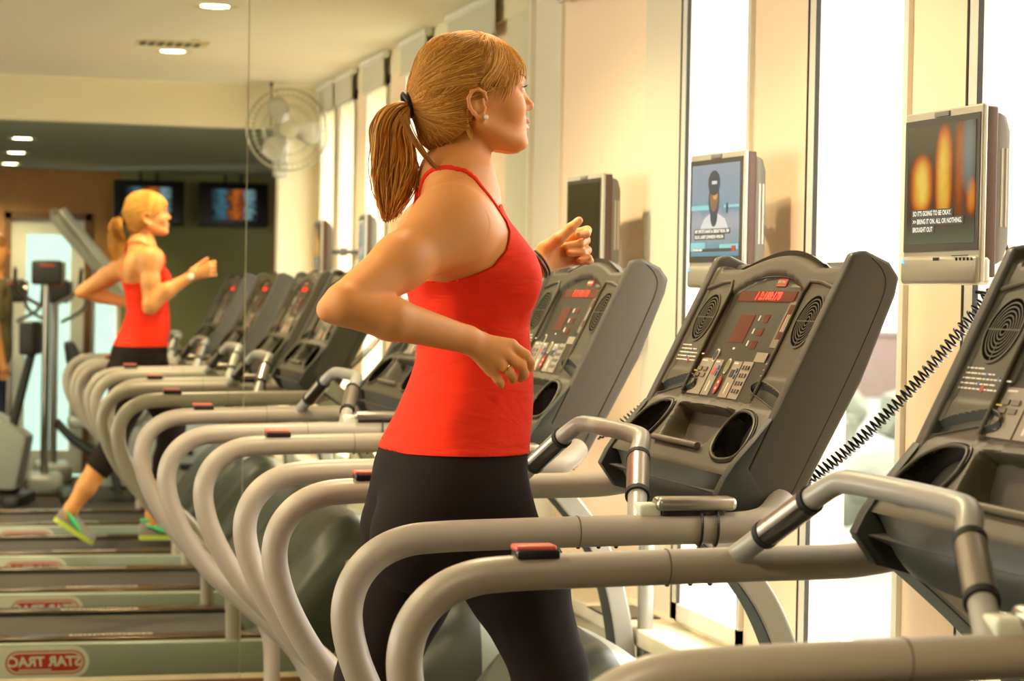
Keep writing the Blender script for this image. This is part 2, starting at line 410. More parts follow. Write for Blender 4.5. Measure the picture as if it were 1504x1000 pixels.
    # --- uprights
    for sgn in (1,):
        cl=spline([(1.335,0,1.095),(1.44,0,1.015),(1.56,0,0.905),(1.655,0,0.78),(1.715,0,0.62),(1.745,0,0.40),(1.75,0,0.06)],6)
        poly=[];w=0.027
        L_=[];R_=[]
        for i,p in enumerate(cl):
            a=cl[max(0,i-1)]; b=cl[min(len(cl)-1,i+1)]; t=(b-a).normalized(); nrm=Vector((t.z,0,-t.x))
            L_.append((p.x+nrm.x*w,p.z+nrm.z*w)); R_.append((p.x-nrm.x*w,p.z-nrm.z*w))
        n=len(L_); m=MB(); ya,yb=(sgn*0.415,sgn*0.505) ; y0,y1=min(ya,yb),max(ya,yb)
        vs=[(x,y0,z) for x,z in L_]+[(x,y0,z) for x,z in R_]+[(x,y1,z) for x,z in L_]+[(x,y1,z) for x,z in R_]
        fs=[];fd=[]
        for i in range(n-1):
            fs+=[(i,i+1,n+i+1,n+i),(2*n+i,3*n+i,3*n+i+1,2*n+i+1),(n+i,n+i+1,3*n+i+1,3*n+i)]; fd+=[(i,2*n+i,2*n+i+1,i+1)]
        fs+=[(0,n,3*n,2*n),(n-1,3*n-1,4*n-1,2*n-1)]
        m.add(vs,fs,0,False); m.f+=fd; m.m+=[1]*len(fd); m.sm+=[False]*len(fd); o=m.build('upright',[M_silver,M_skirt],root)  # underside faces take the dark material, shade painted in
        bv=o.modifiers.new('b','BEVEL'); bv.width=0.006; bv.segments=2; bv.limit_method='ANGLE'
    # --- handrails
    for sgn in (-1,1):
        y=sgn*0.40
        pts=[(1.372,y*0.86,1.085),(1.345,y*0.93,1.066),(1.31,y*0.99,1.054),(1.25,y,1.048),(1.10,y,1.046),(0.90,y,1.042),(0.76,y,1.038),(0.70,y,1.030),(0.655,y,1.007),(0.625,y,0.970),(0.613,y,0.925),(0.618,y,0.875),(0.638,y,0.815),(0.675,y,0.745),(0.725,y,0.675),(0.80,y,0.602),(0.885,y,0.528),(0.955,y,0.462),(1.0,y,0.395),(1.02,y,0.33),(1.025,y,0.19)]
        m=MB(); m.tube(spline(pts,5),0.0255,20)
        for x in (0.992,): m.tube([(x,y,1.0445),(x+0.0015,y,1.0445)],0.0261,24,1)
        hr=m.build('handrail',[M_rail,M_sidep],root)
        m=MB()
        for x in (0.995,1.06,1.03): m.lathe([(0,0),(0.004,0),(0.003,0.003),(0,0.004)],(x,y,1.0195),(0,0,-1),10)
        build_split(m,'rail_screw',M_black,hr)
        if sgn>0:
            m=MB(); m.bbox((0.768,y-0.02,1.060),(0.830,y+0.02,1.073),0.003,0).bbox((0.766,y-0.019,1.070),(0.826,y+0.019,1.079),0.004,1)
            m.build('sensor_pad',[M_black,M_redpad],hr)
        else:
            m=MB(); m.tube([(1.128,y,1.088),(1.262,y,1.089)],0.013,16)
            m=MB(); m.bbox((1.124,y-0.022,1.078),(1.264,y+0.018,1.101),0.009)
            tc=m.build('tv_controller',M_steel,root)
            m=MB().bbox((1.096,y-0.01,1.066),(1.135,y+0.03,1.090),0.006); m.build('controller_plug',M_labelwhite,tc)
            m=MB().bbox((1.135,y-0.012,1.068),(1.245,y+0.012,1.080),0.003); m.build('controller_bracket',M_black,tc)
            for x in (1.204,1.232):
                pts=[(x+0.004*math.cos(k*2*PI/28),y+0.0285*math.cos(k*2*PI/28),1.049+0.030*math.sin(k*2*PI/28)) for k in range(28)]
                MB().tube(pts,0.0024,8,closed=True).lathe([(0,0),(.004,0),(.004,.008),(0,.008)],(x,y,1.017),(0,0,-1),8).build('cable_tie',M_black,tc)
    # --- heart rate bar
    hb=[(1.095,-0.40,1.055),(1.150,-0.232,1.160),(1.166,-0.200,1.180),(1.172,-0.155,1.186),(1.18,0.0,1.186),(1.172,0.155,1.186),(1.166,0.200,1.180),(1.150,0.232,1.160),(1.095,0.40,1.055)]
    hb=[Vector(p) for p in hb]
    path=[hb[0],hb[0].lerp(hb[1],.5)]+spline(hb[1:-1],5)+[hb[-1].lerp(hb[-2],.5),hb[-1]]
    bar=MB().tube(path,0.0165,18).build('heart_rate_bar',M_silver,root)
    for a,b_ in ((hb[0],hb[1]),(hb[-1],hb[-2])):
        d=b_-a
        p0=a+d*0.42; p1=a+d*0.92
        MB().tube([p0,p1],0.0195,20).build('grip_contact',M_steel,bar)
        MB().tube([a+d*0.38,a+d*0.43],0.0212,20).build('grip_collar',M_rubber,bar); MB().tube([a+d*0.91,a+d*0.96],0.0205,20).build('grip_collar',M_rubber,bar)
        u=d.normalized(); q=Vector((-1,0,0)); q=(q-u*q.dot(u)).normalized(); w=u.cross(q)
        m=MB()
        for sg in (1,):
            arc=[]
            for k in range(9):
                an=-1.25+2.5*k/8; arc.append((math.sin(an),math.cos(an)))
            vs=[]
            side=Vector((0,0,-1)); side=(side-u*side.dot(u)).normalized(); w2=u.cross(side)
            for pp in (p0,p1):
                for (c1,c2) in arc: vs.append(pp+(side*c2+w2*c1)*0.0205)
            m.add(vs,[(k,k+1,9+k+1,9+k) for k in range(8)],0,True)
        m.build('grip_backing',M_gloss,bar)
    # --- console
    con=make_face().build('console',[M_face,M_panel,M_gloss,M_skirt],root)
    m=MB()   # rear shell + skirt
    prof=[(1.247,1.118),(1.300,1.150),(1.40,1.30),(1.505,1.515),(1.535,1.518),(1.560,1.500),(1.567,1.470),(1.505,1.300),(1.425,1.135),(1.385,1.062),(1.355,1.046),(1.315,1.052),(1.262,1.082)]
    m=MB(); m.prism([(x+0.0,z) for x,z in [(1.262,1.098),(1.312,1.075),(1.372,1.040),(1.405,1.075),(1.490,1.25),(1.572,1.445),(1.573,1.478),(1.552,1.500),(1.530,1.498),(1.470,1.40),(1.33,1.10)]],'y',-0.322,0.322,0,bevel=0.008)
    m.build('console_shell',M_sidep,root)
    # skirt wraps below the face, bulging toward the runner
    vs=[];fs=[];rows=7;cols=41
    for j in range(rows):
        v=j/(rows-1)
        for i in range(cols):
            s=-0.331+0.662*i/(cols-1); a=abs(s)/0.331
            top=F(s,-0.020,-0.024+0.010*a**6)
            bot=Vector((1.335-0.045*(1-a**4),s*0.985,1.040+0.012*a**2))
            p=top.lerp(bot,v); bulge=math.sin(PI*v)*0.016*(1-a**6); p+=Vector((-bulge,0,-bulge*0.4)); vs.append(p)
    for j in range(rows-1):
        for i in range(cols-1): fs.append((j*cols+i,(j+1)*cols+i,(j+1)*cols+i+1,j*cols+i+1))
    m=MB().add(vs,fs,0,True)
    o2=len(vs); # bottom closing plate
    m.add([Vector((1.335-0.045*(1-(abs(-0.331+0.662*i/(cols-1))/0.331)**4),(-0.331+0.662*i/(cols-1))*0.985,1.040+0.012*(abs(-0.331+0.662*i/(cols-1))/0.331)**2)) for i in range(cols)]+[Vector((1.38,0.33,1.06)),Vector((1.38,-0.33,1.06))],[tuple(range(cols))+(cols,cols+1)],0)
    m.build('console_skirt',M_skirt,root)
    m=MB()
    pts=[F(s,0.020,-0.022) for s in np.linspace(-0.125,0.125,9)]; m.tube(pts,0.006,12)
    m.build('tray_lip',M_lip,con)
    for sgn in (-1,1):
        m=MB(); pr=[(1.304,1.134),(1.296,1.115),(1.345,1.046),(1.368,1.038),(1.392,1.066),(1.425,1.128),(1.512,1.291),(1.572,1.440),(1.579,1.472),(1.560,1.498),(1.515,1.518),(1.490,1.512),(1.474,1.478),(1.401,1.330)]
        pp=[Vector((x,0,z)) for x,z in pr]
        m.prism(pr,'y',min(sgn*0.322,sgn*0.350),max(sgn*0.322,sgn*0.350),0,bevel=0.008,seg=3)
        ck=m.build('side_cheek',M_sidep,root)
        m=MB(); sp=[(1.362,1.052),(1.41,1.145),(1.48,1.285),(1.532,1.40),(1.552,1.455),(1.545,1.485),(1.525,1.505)]
        m.tube(spline([(x,sgn*0.3502,z) for x,z in sp],4),0.0011,6); m.build('cheek_seam',M_black,ck)
        m=MB(); m.prism([(1.350,1.228),(1.318,1.190),(1.284,1.152),(1.266,1.126),(1.252,1.098),(1.285,1.052),(1.345,1.036),(1.366,1.036),(1.340,1.090),(1.308,1.142)],'y',min(sgn*0.325,sgn*0.3510),max(sgn*0.325,sgn*0.3510),bevel=0.003); m.build('cheek_foot',M_skirt,ck)
    # arched hump at the top centre
    vs=[];cols=25
    for j,(dt,dd) in enumerate(((-0.004,0.03),(0.006,0.02),(0.008,0.045),(0.0,0.075),(-0.05,0.09))):
        for i in range(cols):
            s=-0.22+0.44*i/(cols-1); vs.append(F(s,topline(s)+dt*math.cos(s/0.22*PI/2)**0.5 if abs(s)<0.219 else topline(s)-0.004,dd))
    m=MB().add(vs,[(j*cols+i,j*cols+i+1,(j+1)*cols+i+1,(j+1)*cols+i) for j in range(4) for i in range(cols-1)],0,True); m.build('console_hump',M_face,root)
    # speakers / fans
    for s0,t0 in ((0.262,0.290),(-0.262,0.290)):
        dpt=0.012
        m=MB(); foval(m,s0,t0,0.049,0.052,dpt-0.0004,0.0006,0,32)
        g=m.build('fan_grille',M_void,con); m=MB()
        def ring_(r0,r1,th,dq):
            n_=36; A_=[F(s0+r*math.cos(2*PI*k/n_),t0+r*1.05*math.sin(2*PI*k/n_),dq-th) for r in (r0,r1) for k in range(n_)]; B_=[F(s0+r*math.cos(2*PI*k/n_),t0+r*1.05*math.sin(2*PI*k/n_),dq+0.0003) for r in (r0,r1) for k in range(n_)]
            m.add(A_+B_,[(k,(k+1)%n_,n_+(k+1)%n_,n_+k) for k in range(n_)]+[(k,(k+1)%n_,2*n_+(k+1)%n_,2*n_+k) for k in range(n_)]+[(n_+k,n_+(k+1)%n_,3*n_+(k+1)%n_,3*n_+k) for k in range(n_)])
        ring_(0.0475,0.0515,0.0012,dpt-0.001)
        for r in (0.041,0.0345,0.028,0.0215,0.015,0.0085): ring_(r-0.0011,r+0.0011,0.0003,dpt-0.001)
        fplate(m,s0-0.048,s0+0.048,t0-0.001,t0+0.001,dpt-0.0012,0.0005); fplate(m,s0-0.001,s0+0.001,t0-0.05,t0-0.02,dpt-0.0012,0.0005)
        m.build('grille_rings',M_face,g)
    # slot rims
    for P_ in (SLOT,SLOTM,POCK,[(-a_,b_) for a_,b_ in POCK]):
        deep=P_ in (SLOT,SLOTM)
        q=spline([Vector((a_,b_,0)) for a_,b_ in P_],4,closed=True); nq=len(q); m=MB()
        dd=(lambda t:0.003+ramp_(t)) if deep else (lambda t:0.008 if t<0.14 else 0.0105)
        ring=[F(p.x,p.y,dd(p.y)) for p in q]; bot=[F(p.x,p.y*0.9+0.004,0.055 if deep else 0.019) for p in q]
        m.add(ring+bot,[(k,(k+1)%nq,nq+(k+1)%nq,nq+k) for k in range(nq)]+[tuple(range(nq,2*nq))],0,False)
        m.build('bottle_holder' if deep else 'side_pocket',M_gloss if deep else M_skirt,con)
        m=MB(); m.tube([F(p.x,p.y,dd(p.y)) for p in q],0.0030 if deep else 0.0010,8,closed=True); m.build('holder_rim' if deep else 'pocket_rim',M_face,con)
    for P_ in (SLOT,SLOTM):
        m=MB(); big=[((s-P_[0][0])*1.0+P_[0][0],t) for s,t in P_]; cs=sum(p[0] for p in P_)/len(P_); ct=sum(p[1] for p in P_)/len(P_)
        q=[Vector((cs+(s-cs)*1.06,ct+(t-ct)*1.10,0)) for s,t in P_]; q=spline(q,4,closed=True)
        m.tube([F(p.x,p.y,0.0045+ramp_(p.y)) for p in q],0.0013,6,closed=True); 
        m.build('bottle_slot_rim',M_black,con)
    # ridges of the wings
    for sg in (-1,1):
        m=MB(); ftube(m,[(sg*0.188,0.130),(sg*0.190,0.25),(sg*0.186,0.345),(sg*0.20,0.368),(sg*0.25,0.366),(sg*0.33,0.352)],0.004,0.010,closed=False)
        m.build('wing_ridge',M_face,con)
    D=0.020
    arc=[(0.185*math.cos(PI*k/16),0.345+0.036*math.sin(PI*k/16)) for k in range(17)]
    m=MB(); ftube(m,arc,0.0015,0.016,closed=False); m.build('panel_edge',M_black,con)
    # LED message strip
    m=MB(); fplate(m,0.150,-0.135,0.330,0.352,D,0.0015,0)
    ls=m.build('message_display',M_leddark,con); m=MB(); random.seed(3)
    seg='1 2:38 175'; x=0.105
    put_text(m,'1 2:188:178',0.022,F(0.0,0.341,D-0.0022),FS,FU,0,0.0002,0.2,0.0008,1.25)
    m.build('message_text',M_led,ls)
    m=MB(); fplate(m,-0.015,-0.062,0.362,0.378,D,0.002,0); put_text(m,'STAR TRAC',0.008,F(-0.038,0.370,D-0.0026),FS,FU,1); m.build('logo_plate',[M_red,M_white,M_btn2],con); m=MB(); fplate(m,-0.09,-0.14,0.360,0.366,D,0.001,0); m.build('brand_strip',M_btn2,con)
    # info windows
    m=MB(); fplate(m,0.095,0.02,0.243,0.302,D,0.001,0)
    for t in (0.297,0.270,0.243): fplate(m,-0.028,-0.055,t-0.010,t+0.006,D,0.001,0)
    fplate(m,-0.13,-0.16,0.255,0.325,D,0.0012,0)
    build_split(m,'data_display',M_leddark,con)
    m=MB(); fplate(m,-0.122,-0.168,0.238,0.332,D,0.0008,0); 
    for k in range(3): fplate(m,-0.14-0.007*k,-0.142-0.007*k,0.27,0.305,D,0.002,1)
    for t in (0.297,0.270,0.245): 
        fplate(m,-0.005,-0.011,t-0.007,t+0.004,D,0.0012,1)
    fplate(m,0.055,0.045,0.229,0.233,D,0.001,1)
    build_split(m,'display_print',[M_btn2,M_white],con)
    # button field
    m=MB(); fplate(m,0.190,-0.165,0.126,0.212,D,0.0015,0); bp=m.build('button_field',M_panel,con)
    m=MB(); 
    for (a,b_,t0,t1) in ((0.185,0.112,0.130,0.206),(0.106,0.064,0.130,0.205),(0.008,-0.036,0.130,0.205),(-0.042,-0.092,0.130,0.206),(-0.085,-0.14,0.207,0.226)):
        fplate(m,a,b_,t0,t1,D-0.0015,0.0012,0)
    build_split(m,'key_plate',M_btn,bp); m=MB()
    for r in range(4):
        t=0.183-0.013*r
        fplate(m,0.180,0.158,t-0.004,t+0.004,D-0.0027,0.0025,1)
        if r<2: fplate(m,0.150,0.128,t-0.004,t+0.004,D-0.0027,0.0025,1)
    for r in range(4):
        for c in range(3): fplate(m,-0.050-0.013*c,-0.058-0.013*c,0.190-0.016*r,0.197-0.016*r,D-0.0027,0.0025,1)
    build_split(m,'key',[M_btn,M_btn2],bp); m=MB()
    fplate(m,0.180,0.150,0.199,0.202,D-0.0027,0.0005,2); fplate(m,0.1,0.08,0.199,0.202,D-0.0027,0.0005,2); fplate(m,0.002,-0.02,0.199,0.202,D-0.0027,0.0005,2)
    fplate(m,0.088,0.082,0.138,0.160,D-0.0027,0.0005,2); fplate(m,-0.012,-0.018,0.138,0.160,D-0.0027,0.0005,2)
    fplate(m,0.098,0.080,0.174,0.188,D-0.0027,0.001,3); fplate(m,0.0,-0.018,0.172,0.187,D-0.0027,0.001,4)
    build_split(m,'key_print',[M_btn,M_btn2,M_white,M_redpad,M_panel],bp)
    m=MB(); foval(m,0.036,0.153,0.011,0.019,D-0.0015,0.0025,0); foval(m,0.036,0.159,0.004,0.003,D-0.0040,0.0004,1); foval(m,0.036,0.146,0.004,0.003,D-0.0040,0.0004,1); m.build('stop_button',[M_red,M_white],bp)
    m=MB(); foval(m,0.032,0.193,0.010,0.016,D-0.0015,0.002,0); foval(m,0.032,0.193,0.008,0.013,D-0.0035,0.0006,1); m.build('start_button',[M_white,M_green],bp)
    m=MB(); foval(m,0.120,0.213,0.011,0.014,D-0.0012,0.002,0); foval(m,0.120,0.213,0.009,0.011,D-0.0032,0.0006,1); m.build('fan_button',[M_white,M_skirt],bp)
    m=MB(); random.seed(5)
    for (s,t) in ((0.072,0.188),(0.072,0.176),(-0.028,0.186),(-0.028,0.174)): foval(m,s,t,0.004,0.005,D-0.0027,0.002,0,12)
    build_split(m,'arrow_key',M_blue,bp)
    # printed instructions on both wings
    m=MB(); random.seed(9)
    for r,(t,l) in enumerate(((0.228,0.045),(0.220,0.10),(0.212,0.15),(0.204,0.11),(0.196,0.12),(0.176,0.15),(0.171,0.10))):
        s=0.325
        while s>0.325-l:
            w=random.uniform(0.006,0.02); fplate(m,s,s-w,t-0.0012,t+0.0012,0.0122,0.0006,1 if r==5 else 0); s-=w+0.003
    foval(m,0.245,0.197,0.006,0.006,0.012,0.001,2,14)
    for s,t in ((0.25,0.219),(0.21,0.214),(0.262,0.205)): foval(m,s,t,0.0035,0.003,0.012,0.001,3,12)
    m.build('instruction_print',[M_white,M_yellow,M_red,M_blue],con)
    m=MB()
    for k in range(5):
        ftube(m,[(-0.150,0.205-0.012*k),(-0.180,0.213-0.012*k)],0.0012,0.019,closed=False)
    foval(m,-0.178,0.170,0.010,0.008,0.0185,0.001,1,14); m.build('program_print',[M_white,M_red],con)
    return root
tm=make_treadmill()
TM=[]
info=[(0.0,3.785,'grey treadmill with the running woman on it, screen with the snowy interview in front'),
      (0.0,2.53,'nearest grey treadmill, its console cut off by the right edge'),
      (0.0,5.03,'empty grey treadmill just beyond the runner, blank dark screen at its window side'),
      (-0.05,6.27,'farthest grey treadmill, standing right against the mirror')]
for i,(x,y,l) in enumerate(info):
    o=tm if i==0 else copy_tree(tm)
    o.location=(x,y,0); tag(o,l,'treadmill','row of treadmills facing the windows'); TM.append(o)
    del o['group']; o['group']='row of treadmills facing the windows'
# ------------------------------------------------------------------ television screens on pillar arms
M_tvsil=mat('tv_silver',(190,186,170),0.35,metal=0.3); M_bezel=mat('tv_bezel',(62,55,42),0.4); M_tvback=mat('tv_back_brown',(90,66,54),0.5); M_tvgrey=mat('tv_back_grey',(122,120,114),0.5)
def screen_mat(name,kind):
    m=bpy.data.materials.new(name); m.use_nodes=True; nt=m.node_tree; b=nt.nodes['Principled BSDF']; b.inputs['Roughness'].default_value=0.12; b.inputs['Base Color'].default_value=(0.01,0.01,0.01,1)
    if kind=='off':
        b.inputs['Base Color'].default_value=lin((50,48,30))+(1,); b.inputs['Roughness'].default_value=0.2; return m
    tc=nt.nodes.new('ShaderNodeTexCoord'); sp=nt.nodes.new('ShaderNodeSeparateXYZ'); nt.links.new(tc.outputs['Generated'],sp.inputs[0])
    def ramp(stops):
        r=nt.nodes.new('ShaderNodeValToRGB'); e=r.color_ramp.elements
        while len(e)<len(stops): e.new(0.5)
        for i,(p,c) in enumerate(stops): e[i].position=p; e[i].color=lin(c)+(1,)
        return r
    def math_(op,a,b_=None,c=None):
        n=nt.nodes.new('ShaderNodeMath'); n.operation=op
        for i,v in enumerate((a,b_,c)):
            if v is None: continue
            if isinstance(v,(int,float)): n.inputs[i].default_value=v
            else: nt.links.new(v,n.inputs[i])
        return n.outputs[0]
    Y=math_('SUBTRACT',1.0,sp.outputs['Y']); Z=sp.outputs['Z']     # Y: 0 left .. 1 right for a viewer at -X
    ns=nt.nodes.new('ShaderNodeTexNoise'); ns.inputs['Scale'].default_value=6; nt.links.new(tc.outputs['Generated'],ns.inputs['Vector'])
    if kind=='fire':
        def blob(cy,cz,ry,rz):
            a=math_('POWER',math_('DIVIDE',math_('ABSOLUTE',math_('SUBTRACT',Y,cy)),ry),2.0); c=math_('POWER',math_('DIVIDE',math_('ABSOLUTE',math_('SUBTRACT',Z,cz)),rz),3.0)
            return math_('MAXIMUM',math_('SUBTRACT',1.0,math_('ADD',a,c)),0.0)
        f=math_('MAXIMUM',math_('MAXIMUM',blob(0.22,0.50,0.20,0.28),blob(0.55,0.57,0.15,0.46)),math_('MAXIMUM',math_('MULTIPLY',blob(0.78,0.62,0.10,0.5),0.4),math_('MULTIPLY',blob(0.95,0.38,0.09,0.18),0.7)))
        f=math_('MULTIPLY',f,math_('ADD',0.75,math_('MULTIPLY',ns.outputs['Fac'],0.5)))
        r=ramp([(0.0,(80,66,48)),(0.25,(130,62,20)),(0.55,(205,110,30)),(0.85,(228,176,60)),(1.0,(240,205,90))]); nt.links.new(f,r.inputs[0])
        blue=blob(0.90,0.72,0.12,0.35); mx=nt.nodes.new('ShaderNodeMix'); mx.data_type='RGBA'; nt.links.new(math_('MULTIPLY',blue,0.8),mx.inputs['Factor']); nt.links.new(r.outputs[0],mx.inputs['A']); mx.inputs['B'].default_value=lin((126,134,128))+(1,)
        low=math_('MAXIMUM',math_('MULTIPLY',math_('SUBTRACT',0.2,Z),4.0),0.0); m2=nt.nodes.new('ShaderNodeMix'); m2.data_type='RGBA'; nt.links.new(low,m2.inputs['Factor']); nt.links.new(mx.outputs['Result'],m2.inputs['A']); m2.inputs['B'].default_value=lin((110,116,90))+(1,)
        col=m2.outputs['Result']
    elif kind=='snow':
        r=ramp([(0.0,(120,160,168)),(0.12,(148,174,178)),(0.2,(170,174,176)),(0.36,(190,188,188)),(0.46,(176,180,182)),(0.5,(140,172,178)),(0.6,(160,176,182)),(1.0,(172,174,180))])
        nt.links.new(math_('ADD',Z,math_('MULTIPLY',math_('SUBTRACT',ns.outputs['Fac'],0.5),0.22)),r.inputs[0]); col=r.outputs[0]
    else:
        r=ramp([(0.0,(20,16,12)),(0.25,(60,110,130)),(0.38,(70,30,16)),(0.55,(190,100,40)),(0.68,(110,40,16)),(0.8,(120,160,170)),(1.0,(30,18,12))]); nt.links.new(math_('ADD',sp.outputs['X'],math_('MULTIPLY',math_('SUBTRACT',ns.outputs['Fac'],0.5),0.5)),r.inputs[0]); col=r.outputs[0]
    nt.links.new(col,b.inputs['Emission Color']); b.inputs['Emission Strength'].default_value=0.42
    return m
M_fire=screen_mat('screen_fire','fire'); M_snow=screen_mat('screen_snow','snow'); M_off=screen_mat('screen_off','off'); M_far=screen_mat('screen_far','far')
M_cap=mat('caption_black',(52,50,44),0.5,emit=(60,58,50),estr=0.15); M_captext=mat('caption_text',(200,200,190),0.5,emit=(215,215,205),estr=0.35)
M_skinpix=mat('interview_face',(96,72,52),0.5,emit=(110,88,62),estr=0.2); M_capblk=mat('interview_cap',(36,44,54),0.5,emit=(44,54,64),estr=0.2); M_coat=mat('interview_coat',(150,156,166),0.5,emit=(160,166,176),estr=0.3)
M_teal=mat('interview_teal',(90,140,150),0.5,emit=(120,168,178),estr=0.35)
M_led2=mat('status_blue',(80,150,190),0.4,emit=(80,170,220),estr=0.8)
def make_tv(smat,kind):
    # local: screen faces -X, width along Y, base centre at origin; W .33 tall .318
    t=empty('television',(0,0,0)); W=0.147
    f=MB(); f.bbox((-0.004,-W,0.0),(0.008,W,0.318),0.004,0)
    f.bbox((-0.012,-W*0.99,-0.004),(0.022,W*0.99,0.050),0.010,0)
    fr=f.build('front_frame',M_tvsil,t)
    MB().box((-0.0055,-W+0.005,0.058),(0.0,W-0.004,0.303)).build('bezel',M_bezel,t)
    s=MB(); s.box((-0.007,-W+0.018,0.072),(-0.0054,W-0.018,0.291)); sc=s.build('screen',smat,t)
    x=-0.0075; ex=(0,-1,0); up=(0,0,1)
    b=MB(); b.bbox((-0.0075,-0.028,0.304),(0.0,0.028,0.314),0.002,0); b.build('top_plate',M_tvgrey,fr); b=MB(); put_text(b,'SHARP',0.008,(-0.0125,0.0,0.043),ex,up,0); b.build('brand_mark',M_bezel,fr); b=MB()
    for k in range(5): b.box((-0.0135,-0.075-0.014*k,0.040),(-0.012,-0.079-0.014*k,0.045),1)
    b.box((-0.0135,-0.06,0.048),(-0.012,-0.12,0.0495),1); b.box((-0.0135,W-0.014,0.036),(-0.012,W-0.022,0.044),2)
    build_split(b,'control_mark',[M_bezel,M_black,M_led2],fr)
    bk=MB(); bk.bbox((0.006,-W+0.003,0.010),(0.030,W-0.003,0.314),0.004,0); bk.build('back_cover',M_tvback,t)
    bk=MB(); bk.prism([(0.028,0.03),(0.046,0.04),(0.056,0.07),(0.056,0.27),(0.048,0.298),(0.028,0.306)],'y',-W+0.006,W-0.01,0,bevel=0.006)
    for z in (0.10,): bk.box((0.038,-W+0.0052,0.10),(0.042,-W+0.0062,0.24),1); bk.box((0.047,-W+0.0052,0.10),(0.051,-W+0.0062,0.24),1)
    bk.build('back_housing',[M_tvgrey,M_tvsil],t)
    if kind=='fire':
        m=MB(); L_=[("SO IT'S GOING TO BE OKAY.",0.160,0.128),(">> BRING IT ON. ALL OR NOTHING.",0.20,0.113),("BROUGHT OUT",0.09,0.098)]
        for (tx,w,z) in L_:
            yl=W-0.040; m.box((x-0.0008,yl,z-0.0075),(x,yl-w,z+0.0075),0)
            vs,fs=text_mb(tx,0.0125,0.0001,0,0.0004); mxw=max(v.x for v in vs)-min(v.x for v in vs); k=(w-0.012)/mxw
            m.add([Vector((x-0.0011,yl-w/2-v.x*k,z+v.y)) for v in vs],fs,1)
        m.build('caption',[M_cap,M_captext],sc)
    if kind=='snow':
        m=MB()
        def el(cy,cz,ry,rz,dx,mi,n=20): m.add([Vector((x-dx,cy-ry*math.cos(2*PI*k/n),cz+rz*math.sin(2*PI*k/n))) for k in range(n)],[tuple(range(n))],mi)
        yc=0.004
        m.add([Vector((x-0.0001,yc+0.085,0.125)),Vector((x-0.0001,yc+0.055,0.160)),Vector((x-0.0001,yc+0.025,0.172)),Vector((x-0.0001,yc-0.025,0.172)),Vector((x-0.0001,yc-0.060,0.160)),Vector((x-0.0001,yc-0.088,0.125))],[(0,1,2,3,4,5)],2)
        el(yc,0.170,0.020,0.028,0.0002,1); el(yc,0.205,0.030,0.045,0.0003,1); el(yc,0.214,0.022,0.036,0.0004,0); el(yc-0.006,0.216,0.012,0.010,0.0005,3)
        el(yc,0.246,0.033,0.030,0.0006,1); m.add([Vector((x-0.0007,yc+0.012,0.243)),Vector((x-0.0007,yc-0.016,0.243)),Vector((x-0.0007,yc-0.016,0.251)),Vector((x-0.0007,yc+0.012,0.251))],[(0,1,2,3)],2)
        el(yc-0.072,0.185,0.006,0.014,0.0003,1); 
        for (a,b_,z0,z1,mi) in ((0.13,0.03,0.183,0.194,4),(-0.05,-0.13,0.186,0.192,4),(0.13,0.05,0.085,0.105,4),(-0.03,-0.13,0.088,0.10,4)): m.box((x-0.0002,a,z0),(x,b_,z1),mi)
        m.build('interview_figure',[M_skinpix,M_capblk,M_coat,mat('interview_skin_light',(150,116,60),0.5,emit=(165,130,70),estr=0.25),M_teal],sc)
        m=MB()
        for (tx,w,z) in (("MY SPOTS HAVE A GREAT RUN. I'M",0.195,0.131),("BLUE. LARRY JOHNSON WAS IN",0.165,0.118)):
            yl=W-0.040; m.box((x-0.0018,yl,z-0.0065),(x-0.001,yl-w,z+0.0065),0)
            vs,fs=text_mb(tx,0.011,0.0001,0,0.0004); mxw=max(v.x for v in vs)-min(v.x for v in vs); k=(w-0.01)/mxw
            m.add([Vector((x-0.0021,yl-w/2-v.x*k,z+v.y)) for v in vs],fs,1)
        m.box((x-0.001,W-0.035,0.083),(x,-W+0.03,0.0905),0); put_text(m,'TO FAME NOW',0.007,(x-0.0013,W-0.06,0.0868),ex,up,1); m.box((x-0.0015,-W+0.050,0.083),(x,-W+0.03,0.096),2)
        m.build('caption',[M_cap,M_captext,M_red],sc)
    return t
def wall_arm(t,loc,rot,ywall):
    # arm back to the pillar: parts of the television
    Mx=Matrix.Translation(loc)@Matrix.Rotation(rot,4,'Z'); inv=Mx.inverted()
    a=inv@Vector((XW-0.002,ywall,loc[2]+0.16)); b_=Vector((0.054,0,0.16)); mid=(a+b_)/2+Vector((0,0.02,0))
    m=MB().tube([b_,mid],0.012,12).tube([mid,a],0.012,12).lathe([(0,-.02),(.018,-.02),(.018,.02),(0,.02)],mid,(0,0,1),16)
    m.build('wall_arm',M_tvgrey,t)
specs=[('snow',M_snow,(1.755,4.850,1.458),0.10,4.98,'silver wall screen showing a man in a dark cap, middle of the three'),
       ('fire',M_fire,(1.755,3.640,1.466),0.04,3.92,'silver wall screen glowing with orange flames, largest and nearest'),
       ('off',M_off,(1.76,5.980,1.462),0.06,6.38,'silver wall screen with a blank dark picture, leftmost and farthest of the three')]
for k,ms,loc,rz,yw,lab in specs:
    t=make_tv(ms,k); t.location=loc; t.rotation_euler=(0,0,rz); wall_arm(t,Vector(loc),rz,yw); tag(t,lab,'television','television screens on the window pillars')
